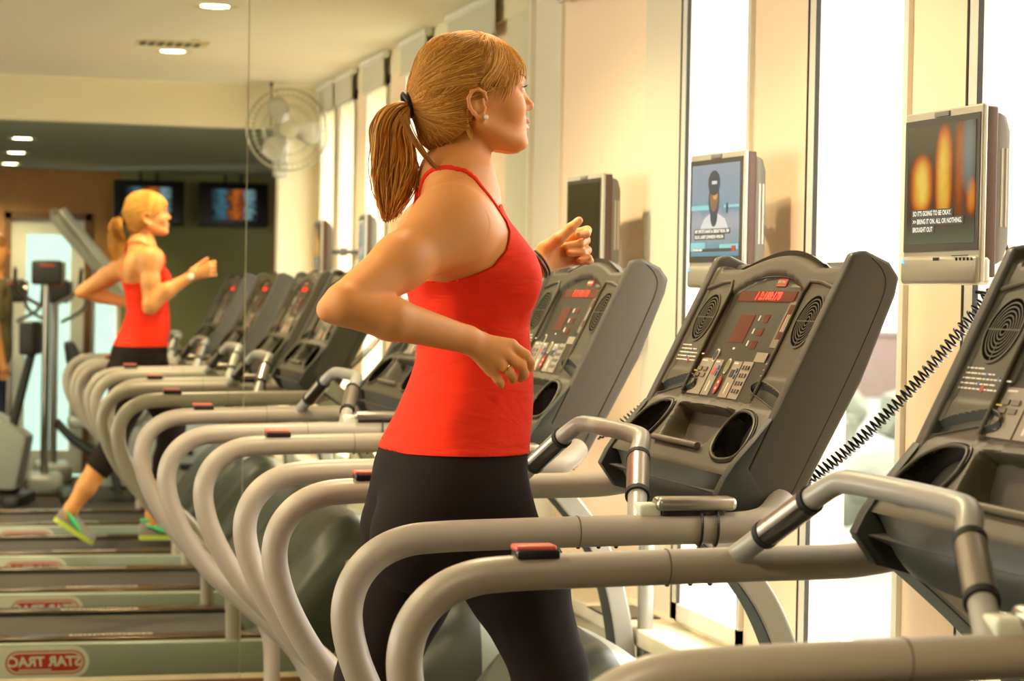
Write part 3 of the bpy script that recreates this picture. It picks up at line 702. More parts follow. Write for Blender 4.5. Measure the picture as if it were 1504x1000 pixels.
# coiled cords
def coil(p0,p1,sag,r,turns,label):
    p0=Vector(p0);p1=Vector(p1); n=turns*12; pts=[]
    d=(p1-p0).normalized(); u=d.orthogonal().normalized(); w=d.cross(u)
    for i in range(n+1):
        t=i/n; a=2*PI*turns*t
        e=min(1,min(t,1-t)*12)
        pts.append(p0.lerp(p1,t)+Vector((0,0,-sag*4*t*(1-t)))+(u*math.cos(a)+w*math.sin(a))*r*e)
    o=MB().tube(pts,0.0023,6).build('coiled_cord',M_black); tag(o,label,'cord','coiled cords to the screens')
coil((1.800,3.500,1.475),(1.490,3.66,1.09),0.035,0.0105,46,'black coiled cord hanging from the flame screen to the console')
coil((1.80,4.71,1.46),(1.490,4.92,1.09),0.035,0.0105,46,'black coiled cord between the middle screen and the next console')
coil((1.80,5.85,1.46),(1.430,6.15,1.11),0.035,0.0105,46,'black coiled cord behind the console, glimpsed under the runner\'s elbow')
# loose lead behind the near screen
pts=spline([(1.830,3.56,1.56),(1.834,3.535,1.52),(1.822,3.515,1.47),(1.805,3.515,1.448),(1.78,3.55,1.450)],6)
tag(MB().tube(pts,0.0035,8).build('power_lead',M_black),'black power lead drooping behind the flame screen','lead')
# steel post and wall plate
p=empty('steel_post',(1.80,5.476,0)); MB().tube([(0,0,0.01),(0,0,1.02)],0.021,20).build('tube',M_silver,p); MB().lathe([(0,0),(.06,0),(.06,.008),(.025,.014),(0,.014)],(0,0,0),n=24).build('foot_plate',M_silver,p); MB().lathe([(0.021,1.0),(0.023,1.005),(0.02,1.03),(0,1.035)],(0,0,0),n=20).build('top_cap',M_black,p); tag(p,'silver round post standing between the treadmill and the window pillar','post')
p=empty('wall_socket',(XW,3.975,0.66)); MB().bbox((-0.006,-0.038,-0.06),(0.0,0.038,0.06),0.002).build('cover_plate',M_cream,p); MB().bbox((-0.008,-0.018,-0.035),(-0.004,0.018,0.035),0.002).build('outlet',M_trim,p); tag(p,'cream wall socket plate on the pillar under the flame screen','socket')
p=MB(); p.box((-0.08,-0.12,0),(0.06,0.12,0.003),0)
for k in range(12): p.box((-0.075,-0.11+0.019*k,0.003),(0.055,-0.10+0.019*k,0.006),1)
p=p.build('sill_grille',[M_black,M_btn],loc=(XW-0.075,5.75,0.545)); tag(p,'small slatted vent grille set in the window sill','vent')
# ------------------------------------------------------------------ downlights, vent, fan
M_lamp=mat('lamp_glow',(255,240,205),0.5,emit=(255,236,190),estr=16.0); M_ringw=mat('lamp_trim',(230,215,170),0.5)
def downlight(x,y,z,power,lab):
    e=empty('downlight',(x,y,z)); MB().lathe([(0.055,0.0),(0.075,-0.004),(0.085,-0.004),(0.088,0.0)],(0,0,0),n=28).build('trim_ring',M_ringw,e)
    MB().lathe([(0,-0.002),(0.055,-0.001)],(0,0,0),n=28).build('lamp',M_lamp,e)
    tag(e,lab,'ceiling light','round ceiling downlights')
    l=bpy.data.lights.new('downlight_lamp','SPOT'); l.energy=power; l.color=(1.0,0.80,0.50); l.shadow_soft_size=0.06; l.spot_size=2.6; l.spot_blend=0.6
    lo=bpy.data.objects.new('downlight_lamp',l); C.objects.link(lo); lo.location=(0,0,-0.03); lo.parent=e
PW=42
for (x,y,l) in ((0.97,5.87,'round ceiling downlight seen in the mirror, nearest the top edge'),(0.97,4.20,'round ceiling downlight seen in the mirror beside the air vent'),
                (-0.7,5.87,'ceiling downlight over the aisle behind the treadmills, by the mirror'),(-0.7,4.20,'ceiling downlight over the aisle behind the runner'),(-2.4,5.0,'ceiling downlight in the far left of the gym'),(-2.4,3.2,'ceiling downlight left of the bulkhead'),(-0.7,2.95,'ceiling downlight beside the bulkhead')):
    downlight(x,y,ZC,PW,l)
for (x,y,l) in ((0.38,1.24,'downlight in the low ceiling, uppermost of the three in the mirror'),(0.385,-0.18,'downlight in the low ceiling, middle of the three in the mirror'),(0.38,-1.52,'downlight in the low ceiling, lowest of the three in the mirror')):
    downlight(x,y,ZL,PW*0.8,l)
e=empty('air_vent',(0.93,4.55,ZC)); MB().bbox((-0.16,-0.09,-0.008),(0.16,0.09,0.0),0.003).build('frame',M_ringw,e); m=MB()
for k in range(7): m.box((-0.14+0.04*k,-0.07,-0.010),(-0.115+0.04*k,0.07,-0.008))
build_split(m,'slot',M_bezel,e); tag(e,'slotted air vent in the ceiling beside a downlight','air vent')
e=MB().lathe([(0,-0.012),(0.02,-0.012),(0.028,0)],(1.02,4.72,ZC),n=20).build('sprinkler_cap',M_ringw); tag(e,'small round sprinkler cap in the ceiling near the vent','sprinkler')
# fan on the bulkhead stub (faces +Y, into the room)
M_cage=mat('fan_cage',(190,186,160),0.35,metal=0.6); M_blade=mat('fan_blade',(206,202,188),0.35,metal=0.3)
fan=empty('wall_fan',(1.735,2.985,1.0)); fan.location=(1.69,3.0,2.275)
R=0.215; m=MB()
for sgn in (1,-1):
    for k in range(44):
        a=2*PI*k/44; pts=[]
        for j in range(7):
            r=0.045+(R-0.045)*j/6; d=0.055*math.cos(j/6*PI/2)**0.7; pts.append((r*math.cos(a),sgn*d,r*math.sin(a)))
        m.tube(pts,0.0011,4,caps=False)
    for r,d in ((0.045,0.055),(0.13,0.042),(0.18,0.026)): m.tube([(r*math.cos(2*PI*k/40),sgn*d,r*math.sin(2*PI*k/40)) for k in range(40)],0.0022,6,closed=True)
m.tube([(R*math.cos(2*PI*k/48),0,R*math.sin(2*PI*k/48)) for k in range(48)],0.006,8,closed=True)
m.lathe([(0,0.06),(0.046,0.058),(0.046,0.052),(0,0.05)],(0,0,0),(0,1,0),24)
m.build('cage',M_cage,fan)
for k in range(3):
    a0=2*PI*k/3+2.0; vs=[];nr,na=6,7
    for i in range(nr):
        r=0.03+0.155*i/(nr-1); hw=0.25+0.55*math.sin(PI*min(1,(i+1)/nr))*0.9
        for j in range(na):
            a=a0+hw*(j/(na-1)-0.5)*2*0.75; vs.append((r*math.cos(a),0.02*(j/(na-1)-0.5)*2,r*math.sin(a)))
    b=MB().add(vs,[(i*na+j,i*na+j+1,(i+1)*na+j+1,(i+1)*na+j) for i in range(nr-1) for j in range(na-1)],0,True).build('blade',M_blade,fan)
    sm=b.modifiers.new('s','SOLIDIFY'); sm.thickness=0.002
MB().tube([(0,-0.15,0),(0,-0.02,0)],0.045,20).tube([(0,-0.02,0),(0,0.03,0)],0.022,16).build('motor',M_blade,fan)
MB().bbox((-0.022,-0.285,-0.20),(0.022,-0.13,0.0),0.006).bbox((-0.035,-0.288,-0.235),(0.035,-0.20,0.05),0.006).build('wall_bracket',M_blade,fan)
MB().tube([(-0.075,-0.10,0.03),(-0.075,-0.10,0.20),(-0.075,-0.10,0.255)],0.004,8).lathe([(0,0),(.009,0),(.009,.03),(0,.03)],(-0.075,-0.10,0.235),n=12).build('pull_rod',M_bezel,fan)
tag(fan,'round caged wall fan seen in the mirror above the reflected screens','fan')
# hanging televisions on the far wall behind the camera
for (xc,lab) in ((1.40,'black television hung from the low ceiling, behind the reflected head'),(2.03,'black television hung from the low ceiling, right of the reflected head')):
    t=empty('hanging_television',(xc,-1.95,2.06)); w=0.26
    MB().bbox((-w,-0.05,-0.16),(w,0.03,0.17),0.01).build('housing',M_black,t)
    s=MB().box((-w+0.09,0.03,-0.11),(w-0.09,0.033,0.12)); s.build('screen',screen_mat('far_screen','farx'),t)
    build_split(MB().tube([(-0.06,-0.02,0.16),(-0.06,-0.02,0.24)],0.012,10,caps=False).tube([(0.06,-0.02,0.16),(0.06,-0.02,0.24)],0.012,10,caps=False),'ceiling_hanger',M_bezel,t)
    t.rotation_euler=(0.12,0,0); tag(t,lab,'television','hanging televisions in the mirror')
# ------------------------------------------------------------------ equipment behind the camera (visible in the mirror)
M_mach=mat('machine_silver',(170,172,160),0.4,metal=0.2); M_machd=mat('machine_dark',(44,44,40),0.5)
def stepper(x,y,h,lab):
    t=empty('cardio_machine',(x,y,0))
    MB().bbox((-0.10,-0.12,h-0.16),(0.10,0.10,h+0.01),0.02).build('console_box',M_machd,t)
    MB().bbox((0.095,-0.09,h-0.14),(0.125,0.08,h),0.008).build('readout',M_btn2,t)
    MB().bbox((-0.05,0.098,h-0.035),(0.05,0.104,h-0.02),0.002).build('red_strip',M_red,t)
    MB().tube([(0,0,0.05),(0,0,h-0.15)],0.028,14).build('mast',M_steel,t)
    MB().bbox((-0.13,-0.25,0.0),(0.13,0.22,0.14),0.04).build('base',M_mach,t)
    for s in (-1,1): MB().tube(spline([(s*0.05,0,h-0.3),(s*0.2,0.12,h-0.2),(s*0.22,0.25,h-0.05)],5),0.014,10).build('handle',M_steel,t)
    tag(t,lab,'exercise machine','cardio consoles in the mirror')
stepper(0.40,-1.80,1.47,'dark boxed cardio console on a steel mast, leftmost in the mirror')
stepper(0.72,-1.85,1.47,'dark boxed cardio console on a steel mast, second from the left in the mirror')
stepper(0.62,-0.90,1.60,'tall grey cardio console with a red stripe, behind the reflected ponytail')
# slanted boom machine
t=empty('incline_machine',(1.22,-1.45,0))
MB().tube([(-0.53,0,1.95),(-0.44,0,1.82),(0.10,-0.05,1.22),(0.62,-0.1,0.55)],0.042,12).build('lower_boom',M_labelwhite,t)
m=MB(); m.prism([(-0.50,1.97),(-0.46,1.99),(0.70,0.62),(0.66,0.54),(-0.15,1.50)],'y',0.03,0.16,bevel=0.01); m.build('upper_boom',M_labelwhite,t)
MB().lathe([(0,-.05),(.03,-.05),(.03,.05),(0,.05)],(-0.53,0,1.96),(0,1,0),16).build('pulley',M_steel,t); MB().lathe([(0,-.05),(.03,-.05),(.03,.05),(0,.05)],(-0.44,0.0,1.93),(0,1,0),16).build('pulley',M_steel,t)
for x in (-0.25,0.0,0.1,0.22): MB().tube([(x,0.05,0.05),(x,0.05,1.55-(x+0.25)*1.3)],0.013,10).build('guide_rod',M_steel,t)
MB().bbox((-0.1,-0.25,0.0),(0.75,0.25,0.08),0.02).build('base',M_machd,t)
tag(t,'pale slanted boom of a cable machine leaning across the mirrored room','exercise machine')
# recumbent bikes
def bike(x,y,rz,lab,sc=1.0):
    t=empty('exercise_bike',(x,y,0),rz)
    m=MB(); m.prism([(-0.35,0.10),(0.55,0.10),(0.62,0.45),(0.40,0.60),(-0.10,0.52),(-0.38,0.50)],'y',-0.13,0.13,bevel=0.03); m.build('body_panel',M_mach,t)
    m=MB(); m.bbox((-0.55,-0.12,0.49),(0.05,0.12,0.56),0.02); m.build('seat_rail',M_mach,t)
    m=MB(); m.bbox((-0.42,-0.20,0.56),(-0.05,0.20,0.64),0.03); m.build('seat',M_rubber,t)
    m=MB(); m.prism([(-0.44,0.66),(-0.36,0.64),(-0.46,0.92),(-0.52,1.07),(-0.58,1.06),(-0.56,0.92)],'y',-0.19,0.19,bevel=0.03); m.build('backrest',M_machd,t)
    for s in (-1,1): MB().tube(spline([(-0.62,s*0.17,0.52),(-0.50,s*0.19,0.40),(-0.28,s*0.19,0.25),(-0.22,s*0.19,0.05)],6),0.028,12).build('side_frame',M_skirt,t)
    MB().tube(spline([(-0.35,0.2,0.60),(-0.30,0.25,0.55),(-0.10,0.25,0.55),(0.0,0.25,0.75)],6),0.018,10).build('seat_handle',M_steel,t)
    MB().tube([(0.5,0,0.5),(0.62,0,1.0)],0.03,12).bbox((0.56,-0.13,0.98),(0.66,0.13,1.2),0.02).build('console_mast',M_machd,t)
    for x0 in (-0.6,0.5): MB().bbox((x0,-0.28,0.0),(x0+0.1,0.28,0.07),0.02).build('floor_bar',M_skirt,t)
    MB().tube([(0.25,-0.2,0.33),(0.25,0.2,0.33)],0.02,10).build('pedal_axle',M_rubber,t)
    MB().bbox((0.18,0.17,0.22),(0.34,0.27,0.26),0.01).build('pedal',M_rubber,t); MB().bbox((0.16,-0.27,0.42),(0.32,-0.17,0.46),0.01).build('pedal',M_rubber,t)
    tag(t,lab,'exercise bike','exercise bikes in the mirror'); return t
bike(1.30,-0.40,0.0,'silver recumbent exercise bike with dark backrest, seen in the mirror')
bike(-0.1,-0.3,0.25,'second recumbent exercise bike, darker and partly cut by the left edge')
# ------------------------------------------------------------------ outside
M_ground=mat('hazy_ground',(84,84,76),0.9,vary=0.45,scale=0.05)
nt=M_ground.node_tree; b=nt.nodes['Principled BSDF']
for nn_ in nt.nodes:
    if nn_.type=='TEX_NOISE': nn_.inputs['Detail'].default_value=6
o=MB().box((2.6,-300,-14.2),(900,900,-14)).build('ground_outside',M_ground); o['kind']='structure'
M_tree=mat('hazy_foliage',(84,88,72),0.9,vary=0.3,scale=0.6); M_bldg=mat('hazy_building',(104,88,80),0.9)
random.seed(21)
def blob(mb,c,r,mi=0):
    bm=bmesh.new(); bmesh.ops.create_icosphere(bm,subdivisions=2,radius=r)
    for v in bm.verts: v.co*=random.uniform(0.8,1.15); v.co.z*=0.8; v.co+=Vector(c)
    bm.verts.index_update(); mb.add([v.co[:] for v in bm.verts],[[v.index for v in f.verts] for f in bm.faces],mi,True); bm.free()
spots=[]
while len(spots)<24:
    ang=math.radians(random.uniform(14,34)); d=random.uniform(85,270); x,y=d*math.sin(ang),d*math.cos(ang)
    if all(math.hypot(x-a_,y-b_)>14 for a_,b_ in spots): spots.append((x,y))
BL=((26.5,300,14,9),(24.3,360,18,10),(28.6,350,20,12),(19.5,320,20,11),(32,340,20,12))
for x,y in spots:
    t=empty('distant_tree',(x,y,-14)); m=MB(); m.tube([(0,0,0),(0,0,3.2)],0.4,8); m.build('trunk',M_darkwood,t)
    m=MB()
    for k in range(5): blob(m,(random.uniform(-1.6,1.6),random.uniform(-1.6,1.6),random.uniform(3.8,6.5)),random.uniform(1.6,2.6))
    m.build('crown',M_tree,t); tag(t,'hazy green tree far below the window, one of a scattered few','tree','trees far below the windows')
for i,(ang,d,w,h) in enumerate(BL):
    a=math.radians(ang); m=MB().box((-w/2,-6,0),(w/2,6,h)).box((-w/2-0.4,-6.4,h-0.1),(w/2+0.4,6.4,h+0.6)).box((-w/4,-2,h+0.5),(-w/4+3,1,h+2.5))
    o=m.build('distant_building',M_bldg,loc=(d*math.sin(a),d*math.cos(a),-14)); tag(o,'pale hazy building beyond the window','building','buildings beyond the windows')
# added wall dimming the sky behind the back door; parapet outside the windows
o=MB().box((-2,-6.2,-14),(3.0,-6.0,6)).build('wall_door_backdrop',mat('door_backdrop_paint',(98,122,120),0.8)); o['kind']='structure'
o=MB().box((2.15,2.0,-0.1),(2.9,8.0,0.30)).build('ledge_outside',M_white); o['kind']='structure'
# ------------------------------------------------------------------ sky and exposure
w=bpy.data.worlds.new('world'); bpy.context.scene.world=w; w.use_nodes=True
nt=w.node_tree; bg=nt.nodes['Background']; bg.inputs['Color'].default_value=(1.0,0.96,0.88,1); bg.inputs['Strength'].default_value=5.0
vs=bpy.context.scene.view_settings; vs.view_transform='Standard'; vs.look='None'; vs.gamma=1; vs.use_curve_mapping=False; vs.exposure=1.1
# ------------------------------------------------------------------ people: distance fields meshed with surface nets
WD={"torso": [[1.029, 0.8845, 0.1245, 0.16, 2.2], [1.063, 0.874, 0.135, 0.172, 2.2], [1.1, 0.868, 0.132, 0.174, 2.2], [1.137, 0.87, 0.127, 0.17, 2.2], [1.174, 0.88, 0.12, 0.16, 2.2], [1.217, 0.894, 0.113, 0.145, 2.2], [1.254, 0.902, 0.108, 0.132, 2.2], [1.291, 0.9085, 0.1025, 0.119, 2.2], [1.328, 0.9105, 0.0975, 0.113, 2.2], [1.365, 0.9055, 0.0975, 0.115, 2.2], [1.401, 0.9015, 0.1025, 0.121, 2.2], [1.432, 0.9025, 0.1095, 0.128, 2.2], [1.464, 0.9025, 0.1145, 0.134, 2.3], [1.503, 0.897, 0.111, 0.137, 2.3], [1.536, 0.8865, 0.0965, 0.138, 2.3], [1.564, 0.8775, 0.0795, 0.134, 2.2], [1.585, 0.8765, 0.0665, 0.116, 2.1], [1.603, 0.8775, 0.0575, 0.088, 2], [1.621, 0.8785, 0.0515, 0.066, 2], [1.637, 0.879, 0.045, 0.052, 2]], "head": [[1.689, 0.9505, 0.0325, 0.026, 1.9], [1.693, 0.9475, 0.0465, 0.038, 1.9], [1.7, 0.942, 0.059, 0.046, 1.9], [1.711, 0.934, 0.066, 0.053, 1.9], [1.721, 0.9275, 0.0705, 0.056, 1.85], [1.728, 0.9255, 0.0765, 0.058, 1.85], [1.734, 0.921, 0.079, 0.06, 1.85], [1.739, 0.9185, 0.0825, 0.0625, 1.85], [1.746, 0.915, 0.084, 0.065, 1.85], [1.757, 0.9085, 0.0875, 0.068, 1.85], [1.77, 0.903, 0.091, 0.071, 1.88], [1.785, 0.898, 0.093, 0.072, 1.95], [1.799, 0.8955, 0.0945, 0.073, 2.05], [1.809, 0.8965, 0.0965, 0.0735, 2.2], [1.821, 0.8965, 0.0955, 0.0735, 2.2], [1.838, 0.8965, 0.0925, 0.0725, 2.2], [1.858, 0.8975, 0.0845, 0.068, 2.1], [1.875, 0.8975, 0.0705, 0.059, 2], [1.887, 0.8975, 0.0525, 0.047, 2], [1.894, 0.898, 0.034, 0.034, 2]], "cap": [[1.685, 0.8485, 0.0225, 0.025, 2], [1.691, 0.856, 0.04, 0.042, 2], [1.702, 0.856, 0.052, 0.055, 2], [1.717, 0.8665, 0.0665, 0.064, 2], [1.735, 0.877, 0.081, 0.072, 2.1], [1.752, 0.8785, 0.0915, 0.077, 2.1], [1.767, 0.8825, 0.1005, 0.08, 2.2], [1.784, 0.884, 0.104, 0.082, 2.2], [1.799, 0.8855, 0.1045, 0.083, 2.2], [1.817, 0.8895, 0.1045, 0.083, 2.2], [1.836, 0.8925, 0.1015, 0.081, 2.2], [1.85, 0.8915, 0.0965, 0.078, 2.2], [1.865, 0.89, 0.087, 0.073, 2.1], [1.877, 0.8885, 0.0745, 0.066, 2], [1.888, 0.8855, 0.0595, 0.054, 2], [1.896, 0.885, 0.037, 0.036, 2], [1.901, 0.889, 0.02, 0.02, 2], [1.902, 0.8905, 0.0065, 0.004, 2]], "R": {"Rsh": [0.831, 3.615, 1.551], "Rsh2": [0.923, 3.66, 1.57], "Relb": [0.623, 3.5, 1.409], "Relt": [0.596, 3.5, 1.4], "Rfor": [0.7, 3.5, 1.387], "Rwr": [0.84, 3.545, 1.353], "Rmid": [0.728, 3.56, 1.482], "Rpalm": [0.874, 3.555, 1.332], "Ri0": [0.919, 3.553, 1.344], "Ri1": [0.943, 3.548, 1.328], "Ri2": [0.954, 3.556, 1.315], "Ri3": [0.957, 3.564, 1.305], "Rm0": [0.908, 3.548, 1.33], "Rm1": [0.935, 3.543, 1.31], "Rm2": [0.943, 3.552, 1.296], "Rm3": [0.941, 3.566, 1.287], "Rr0": [0.895, 3.548, 1.316], "Rr1": [0.913, 3.543, 1.3], "Rr2": [0.923, 3.553, 1.29], "Rr3": [0.925, 3.565, 1.284], "Rp0": [0.883, 3.552, 1.302], "Rp1": [0.895, 3.548, 1.287], "Rp2": [0.902, 3.556, 1.28], "Rp3": [0.906, 3.566, 1.276], "Rt0": [0.869, 3.565, 1.349], "Rt1": [0.902, 3.585, 1.339], "Rt2": [0.926, 3.592, 1.331], "Rt3": [0.94, 3.59, 1.321], "Lsh": [0.928, 3.955, 1.57], "Lelb": [0.906, 3.985, 1.353], "Lelt": [0.897, 3.985, 1.327], "Lfor": [0.977, 4.0, 1.419], "Lwr": [1.081, 4.0, 1.484], "Lwr_r": [1.047, 4.0, 1.488], "Lpalm": [1.124, 4.02, 1.506], "Li0": [1.167, 4.055, 1.55], "Li1": [1.195, 4.045, 1.558], "Li2": [1.187, 4.022, 1.55], "Li3": [1.167, 4.01, 1.548], "Lm0": [1.172, 4.06, 1.534], "Lm1": [1.194, 4.05, 1.539], "Lm2": [1.175, 4.022, 1.531], "Lm3": [1.142, 4.012, 1.526], "Lr0": [1.172, 4.058, 1.516], "Lr1": [1.196, 4.045, 1.519], "Lr2": [1.179, 4.02, 1.514], "Lr3": [1.149, 4.008, 1.513], "Lp0": [1.167, 4.05, 1.497], "Lp1": [1.2, 4.04, 1.499], "Lp2": [1.191, 4.018, 1.504], "Lp3": [1.171, 4.008, 1.499], "Lt0": [1.099, 4.005, 1.516], "Lt1": [1.123, 3.995, 1.538], "Lt2": [1.148, 3.998, 1.56], "Lt3": [1.166, 4.003, 1.575], "Rhip": [0.864, 3.7, 1.084], "Rthm": [0.973, 3.7, 0.925], "Rkn": [1.04, 3.7, 0.76], "Rthb": [0.826, 3.7, 1.036], "Lhip": [0.888, 3.87, 1.068], "Rft": [0.98, 3.7, 0.245], "nose": [1.013, 3.785, 1.771], "nb": [0.992, 3.785, 1.806], "nbase": [1.003, 3.785, 1.759], "eyeR": [0.981, 3.757, 1.798], "ear": [0.889, 3.712, 1.761], "eartop": [0.882, 3.712, 1.781], "lobe": [0.904, 3.714, 1.744], "earB": [0.874, 3.712, 1.768], "ulip": [1.004, 3.785, 1.743], "llip": [1.005, 3.785, 1.732], "chin": [0.994, 3.785, 1.702], "jaw": [0.909, 3.73, 1.72], "tie": [0.778, 3.785, 1.766], "neckt": [0.883, 3.785, 1.695], "neckb": [0.874, 3.785, 1.637], "neckb2": [0.882, 3.785, 1.603], "brow": [0.978, 3.76, 1.816], "necf": [0.924, 3.785, 1.666], "wisp": [0.838, 3.72, 1.63], "part": [0.907, 3.75, 1.892], "strap1": [0.915, 3.7, 1.571], "strap2": [0.893, 3.7, 1.605], "strap3": [0.879, 3.712, 1.624], "strap4": [0.851, 3.725, 1.641], "strap5": [0.826, 3.75, 1.639]}, "tankpoly": [[0.79, 1.453], [0.827, 1.449], [0.867, 1.46], [0.907, 1.478], [0.932, 1.508], [0.941, 1.542], [0.937, 1.565], [0.93, 1.586], [0.944, 1.593], [1.037, 1.595], [1.046, 1.149], [0.743, 1.15], [0.738, 1.452]], "hairpoly": [[1.019, 1.866], [0.991, 1.85], [0.978, 1.838], [0.969, 1.819], [0.958, 1.805], [0.944, 1.795], [0.929, 1.788], [0.916, 1.798], [0.903, 1.798], [0.891, 1.793], [0.884, 1.779], [0.882, 1.762], [0.885, 1.747], [0.88, 1.73], [0.868, 1.713], [0.852, 1.702], [0.839, 1.692], [0.809, 1.662], [0.734, 1.659], [0.73, 1.913], [1.018, 1.927]], "hems": [[0.755, 3.66, 1.21], [0.967, 3.66, 1.179], [0.863, 3.66, 1.192]], "ptL": [[0.778, 1.766], [0.763, 1.767], [0.745, 1.76], [0.73, 1.744], [0.723, 1.719], [0.724, 1.689], [0.722, 1.647], [0.729, 1.599], [0.743, 1.553]], "ptR": [[0.781, 1.758], [0.777, 1.743], [0.775, 1.724], [0.773, 1.709], [0.781, 1.691], [0.791, 1.667], [0.794, 1.643], [0.785, 1.606], [0.764, 1.566]], "wisp": [[0.761, 3.73, 1.741], [0.771, 3.73, 1.717], [0.79, 3.73, 1.688], [0.811, 3.73, 1.661], [0.832, 3.73, 1.642], [0.843, 3.73, 1.63]]}
RJ={k:np.array(v) for k,v in WD['R'].items()}
def axis(segs):
    out=[]
    for a,b,st in segs:
        n=max(1,int(round((b-a)/st))); out+=list(np.linspace(a,b,n,endpoint=False))
    out.append(segs[-1][1]); return np.array(out,dtype=np.float64)
def smin(a,b,k):
    h=np.maximum(k-np.abs(a-b),0)/k
    return np.minimum(a,b)-h*h*k*0.25
def smax(a,b,k): return -smin(-a,-b,k)
def sd_cap(P,p):
    a,b,r0,r1=np.array(p['a']),np.array(p['b']),p['r0'],p['r1']
    ab=b-a; L2=float(ab@ab)
    X=P[0]-a[0];Y=P[1]-a[1];Z=P[2]-a[2]
    t=np.clip((X*ab[0]+Y*ab[1]+Z*ab[2])/L2,0,1)
    return np.sqrt((X-t*ab[0])**2+(Y-t*ab[1])**2+(Z-t*ab[2])**2)-(r0+(r1-r0)*t)
def sd_ell(P,p):
    c,r,B=np.array(p['c']),p['r'],p.get('B')
    X=P[0]-c[0];Y=P[1]-c[1];Z=P[2]-c[2]
    if B is not None:
        X,Y,Z=(X*B[0][0]+Y*B[0][1]+Z*B[0][2],X*B[1][0]+Y*B[1][1]+Z*B[1][2],X*B[2][0]+Y*B[2][1]+Z*B[2][2])
    k0=np.sqrt((X/r[0])**2+(Y/r[1])**2+(Z/r[2])**2)+1e-9; k1=np.sqrt((X/r[0]**2)**2+(Y/r[1]**2)**2+(Z/r[2]**2)**2)+1e-9
    return k0*(k0-1)/k1
def sd_sl(P,p):
    A=p['A']; z=np.clip(P[2],A[0,0],A[-1,0])
    f=lambda i: np.interp(z,A[:,0],A[:,i])
    xc,a,w,pw=f(1),f(2),f(3),f(4)
    g=p.get('grow',0); a=a+g; w=w+g
    q=((np.abs(P[0]-xc)/a)**pw+(np.abs(P[1]-p['yc'])/w)**pw+1e-12)**(1/pw)
    d=(q-1)*np.minimum(a,w)*np.clip(0.55+0.45*q,0.5,1.4)
    top=P[2]-A[-1,0]-g; bot=A[0,0]-g-P[2]
    return np.maximum(d,np.maximum(top,bot))
SD={'c':sd_cap,'e':sd_ell,'s':sd_sl}
def cap(a,b,r0,r1,k=0.02,op='+'): return dict(t='c',a=list(a),b=list(b),r0=r0,r1=r1,k=k,op=op)
def ell(c,r,k=0.02,B=None,op='+'): return dict(t='e',c=list(c),r=r,k=k,B=B,op=op)
def slc(rows,yc,k=0.02,grow=0): 
    A=np.array(rows); z=np.linspace(A[0,0],A[-1,0],60); B=np.stack([z]+[np.interp(z,A[:,0],A[:,i]) for i in range(1,5)],1)
    for i in range(1,4):   # soften the kinks between rows
        v=B[:,i].copy(); 
        for _ in range(2): v[1:-1]=(v[:-2]+2*v[1:-1]+v[2:])/4
        B[:,i]=v
    return dict(t='s',A=B,yc=yc,k=k,grow=grow,op='+')
def bounds(p,pad):
    if p['t']=='c': r=max(p['r0'],p['r1'])+pad; a,b=np.array(p['a']),np.array(p['b']); return np.minimum(a,b)-r,np.maximum(a,b)+r
    if p['t']=='e': r=max(p['r'])+pad; c=np.array(p['c']); return c-r,c+r
    A=p['A']; g=p['grow']+pad; return np.array([(A[:,1]-A[:,2]).min()-g,p['yc']-A[:,3].max()-g,A[0,0]-g]),np.array([(A[:,1]+A[:,2]).max()+g,p['yc']+A[:,3].max()+g,A[-1,0]+g])
def field(prims,ax,big=0.06):
    X,Y,Z=ax; F_=np.full((len(X),len(Y),len(Z)),big,dtype=np.float32)
    for p in prims:
        lo,hi=bounds(p,p['k']+0.012); sl=[]
        for d in range(3):
            i0=max(0,np.searchsorted(ax[d],lo[d])-1); i1=min(len(ax[d]),np.searchsorted(ax[d],hi[d])+1); sl.append(slice(i0,i1))
        if any(s.stop-s.start<2 for s in sl): continue
        Pg=np.meshgrid(X[sl[0]],Y[sl[1]],Z[sl[2]],indexing='ij',sparse=True)
        d=SD[p['t']](Pg,p).astype(np.float32); cur=F_[tuple(sl)]
        if p['op']=='+': F_[tuple(sl)]=smin(cur,d,p['k'])
        else: F_[tuple(sl)]=smax(cur,-d,p['k'])
    return F_
def field_at(prims,pts):
    P=(pts[:,0],pts[:,1],pts[:,2]); F_=np.full(len(pts),0.06)
    for p in prims:
        d=SD[p['t']](P,p); F_=smin(F_,d,p['k']) if p['op']=='+' else smax(F_,-d,p['k'])
    return F_
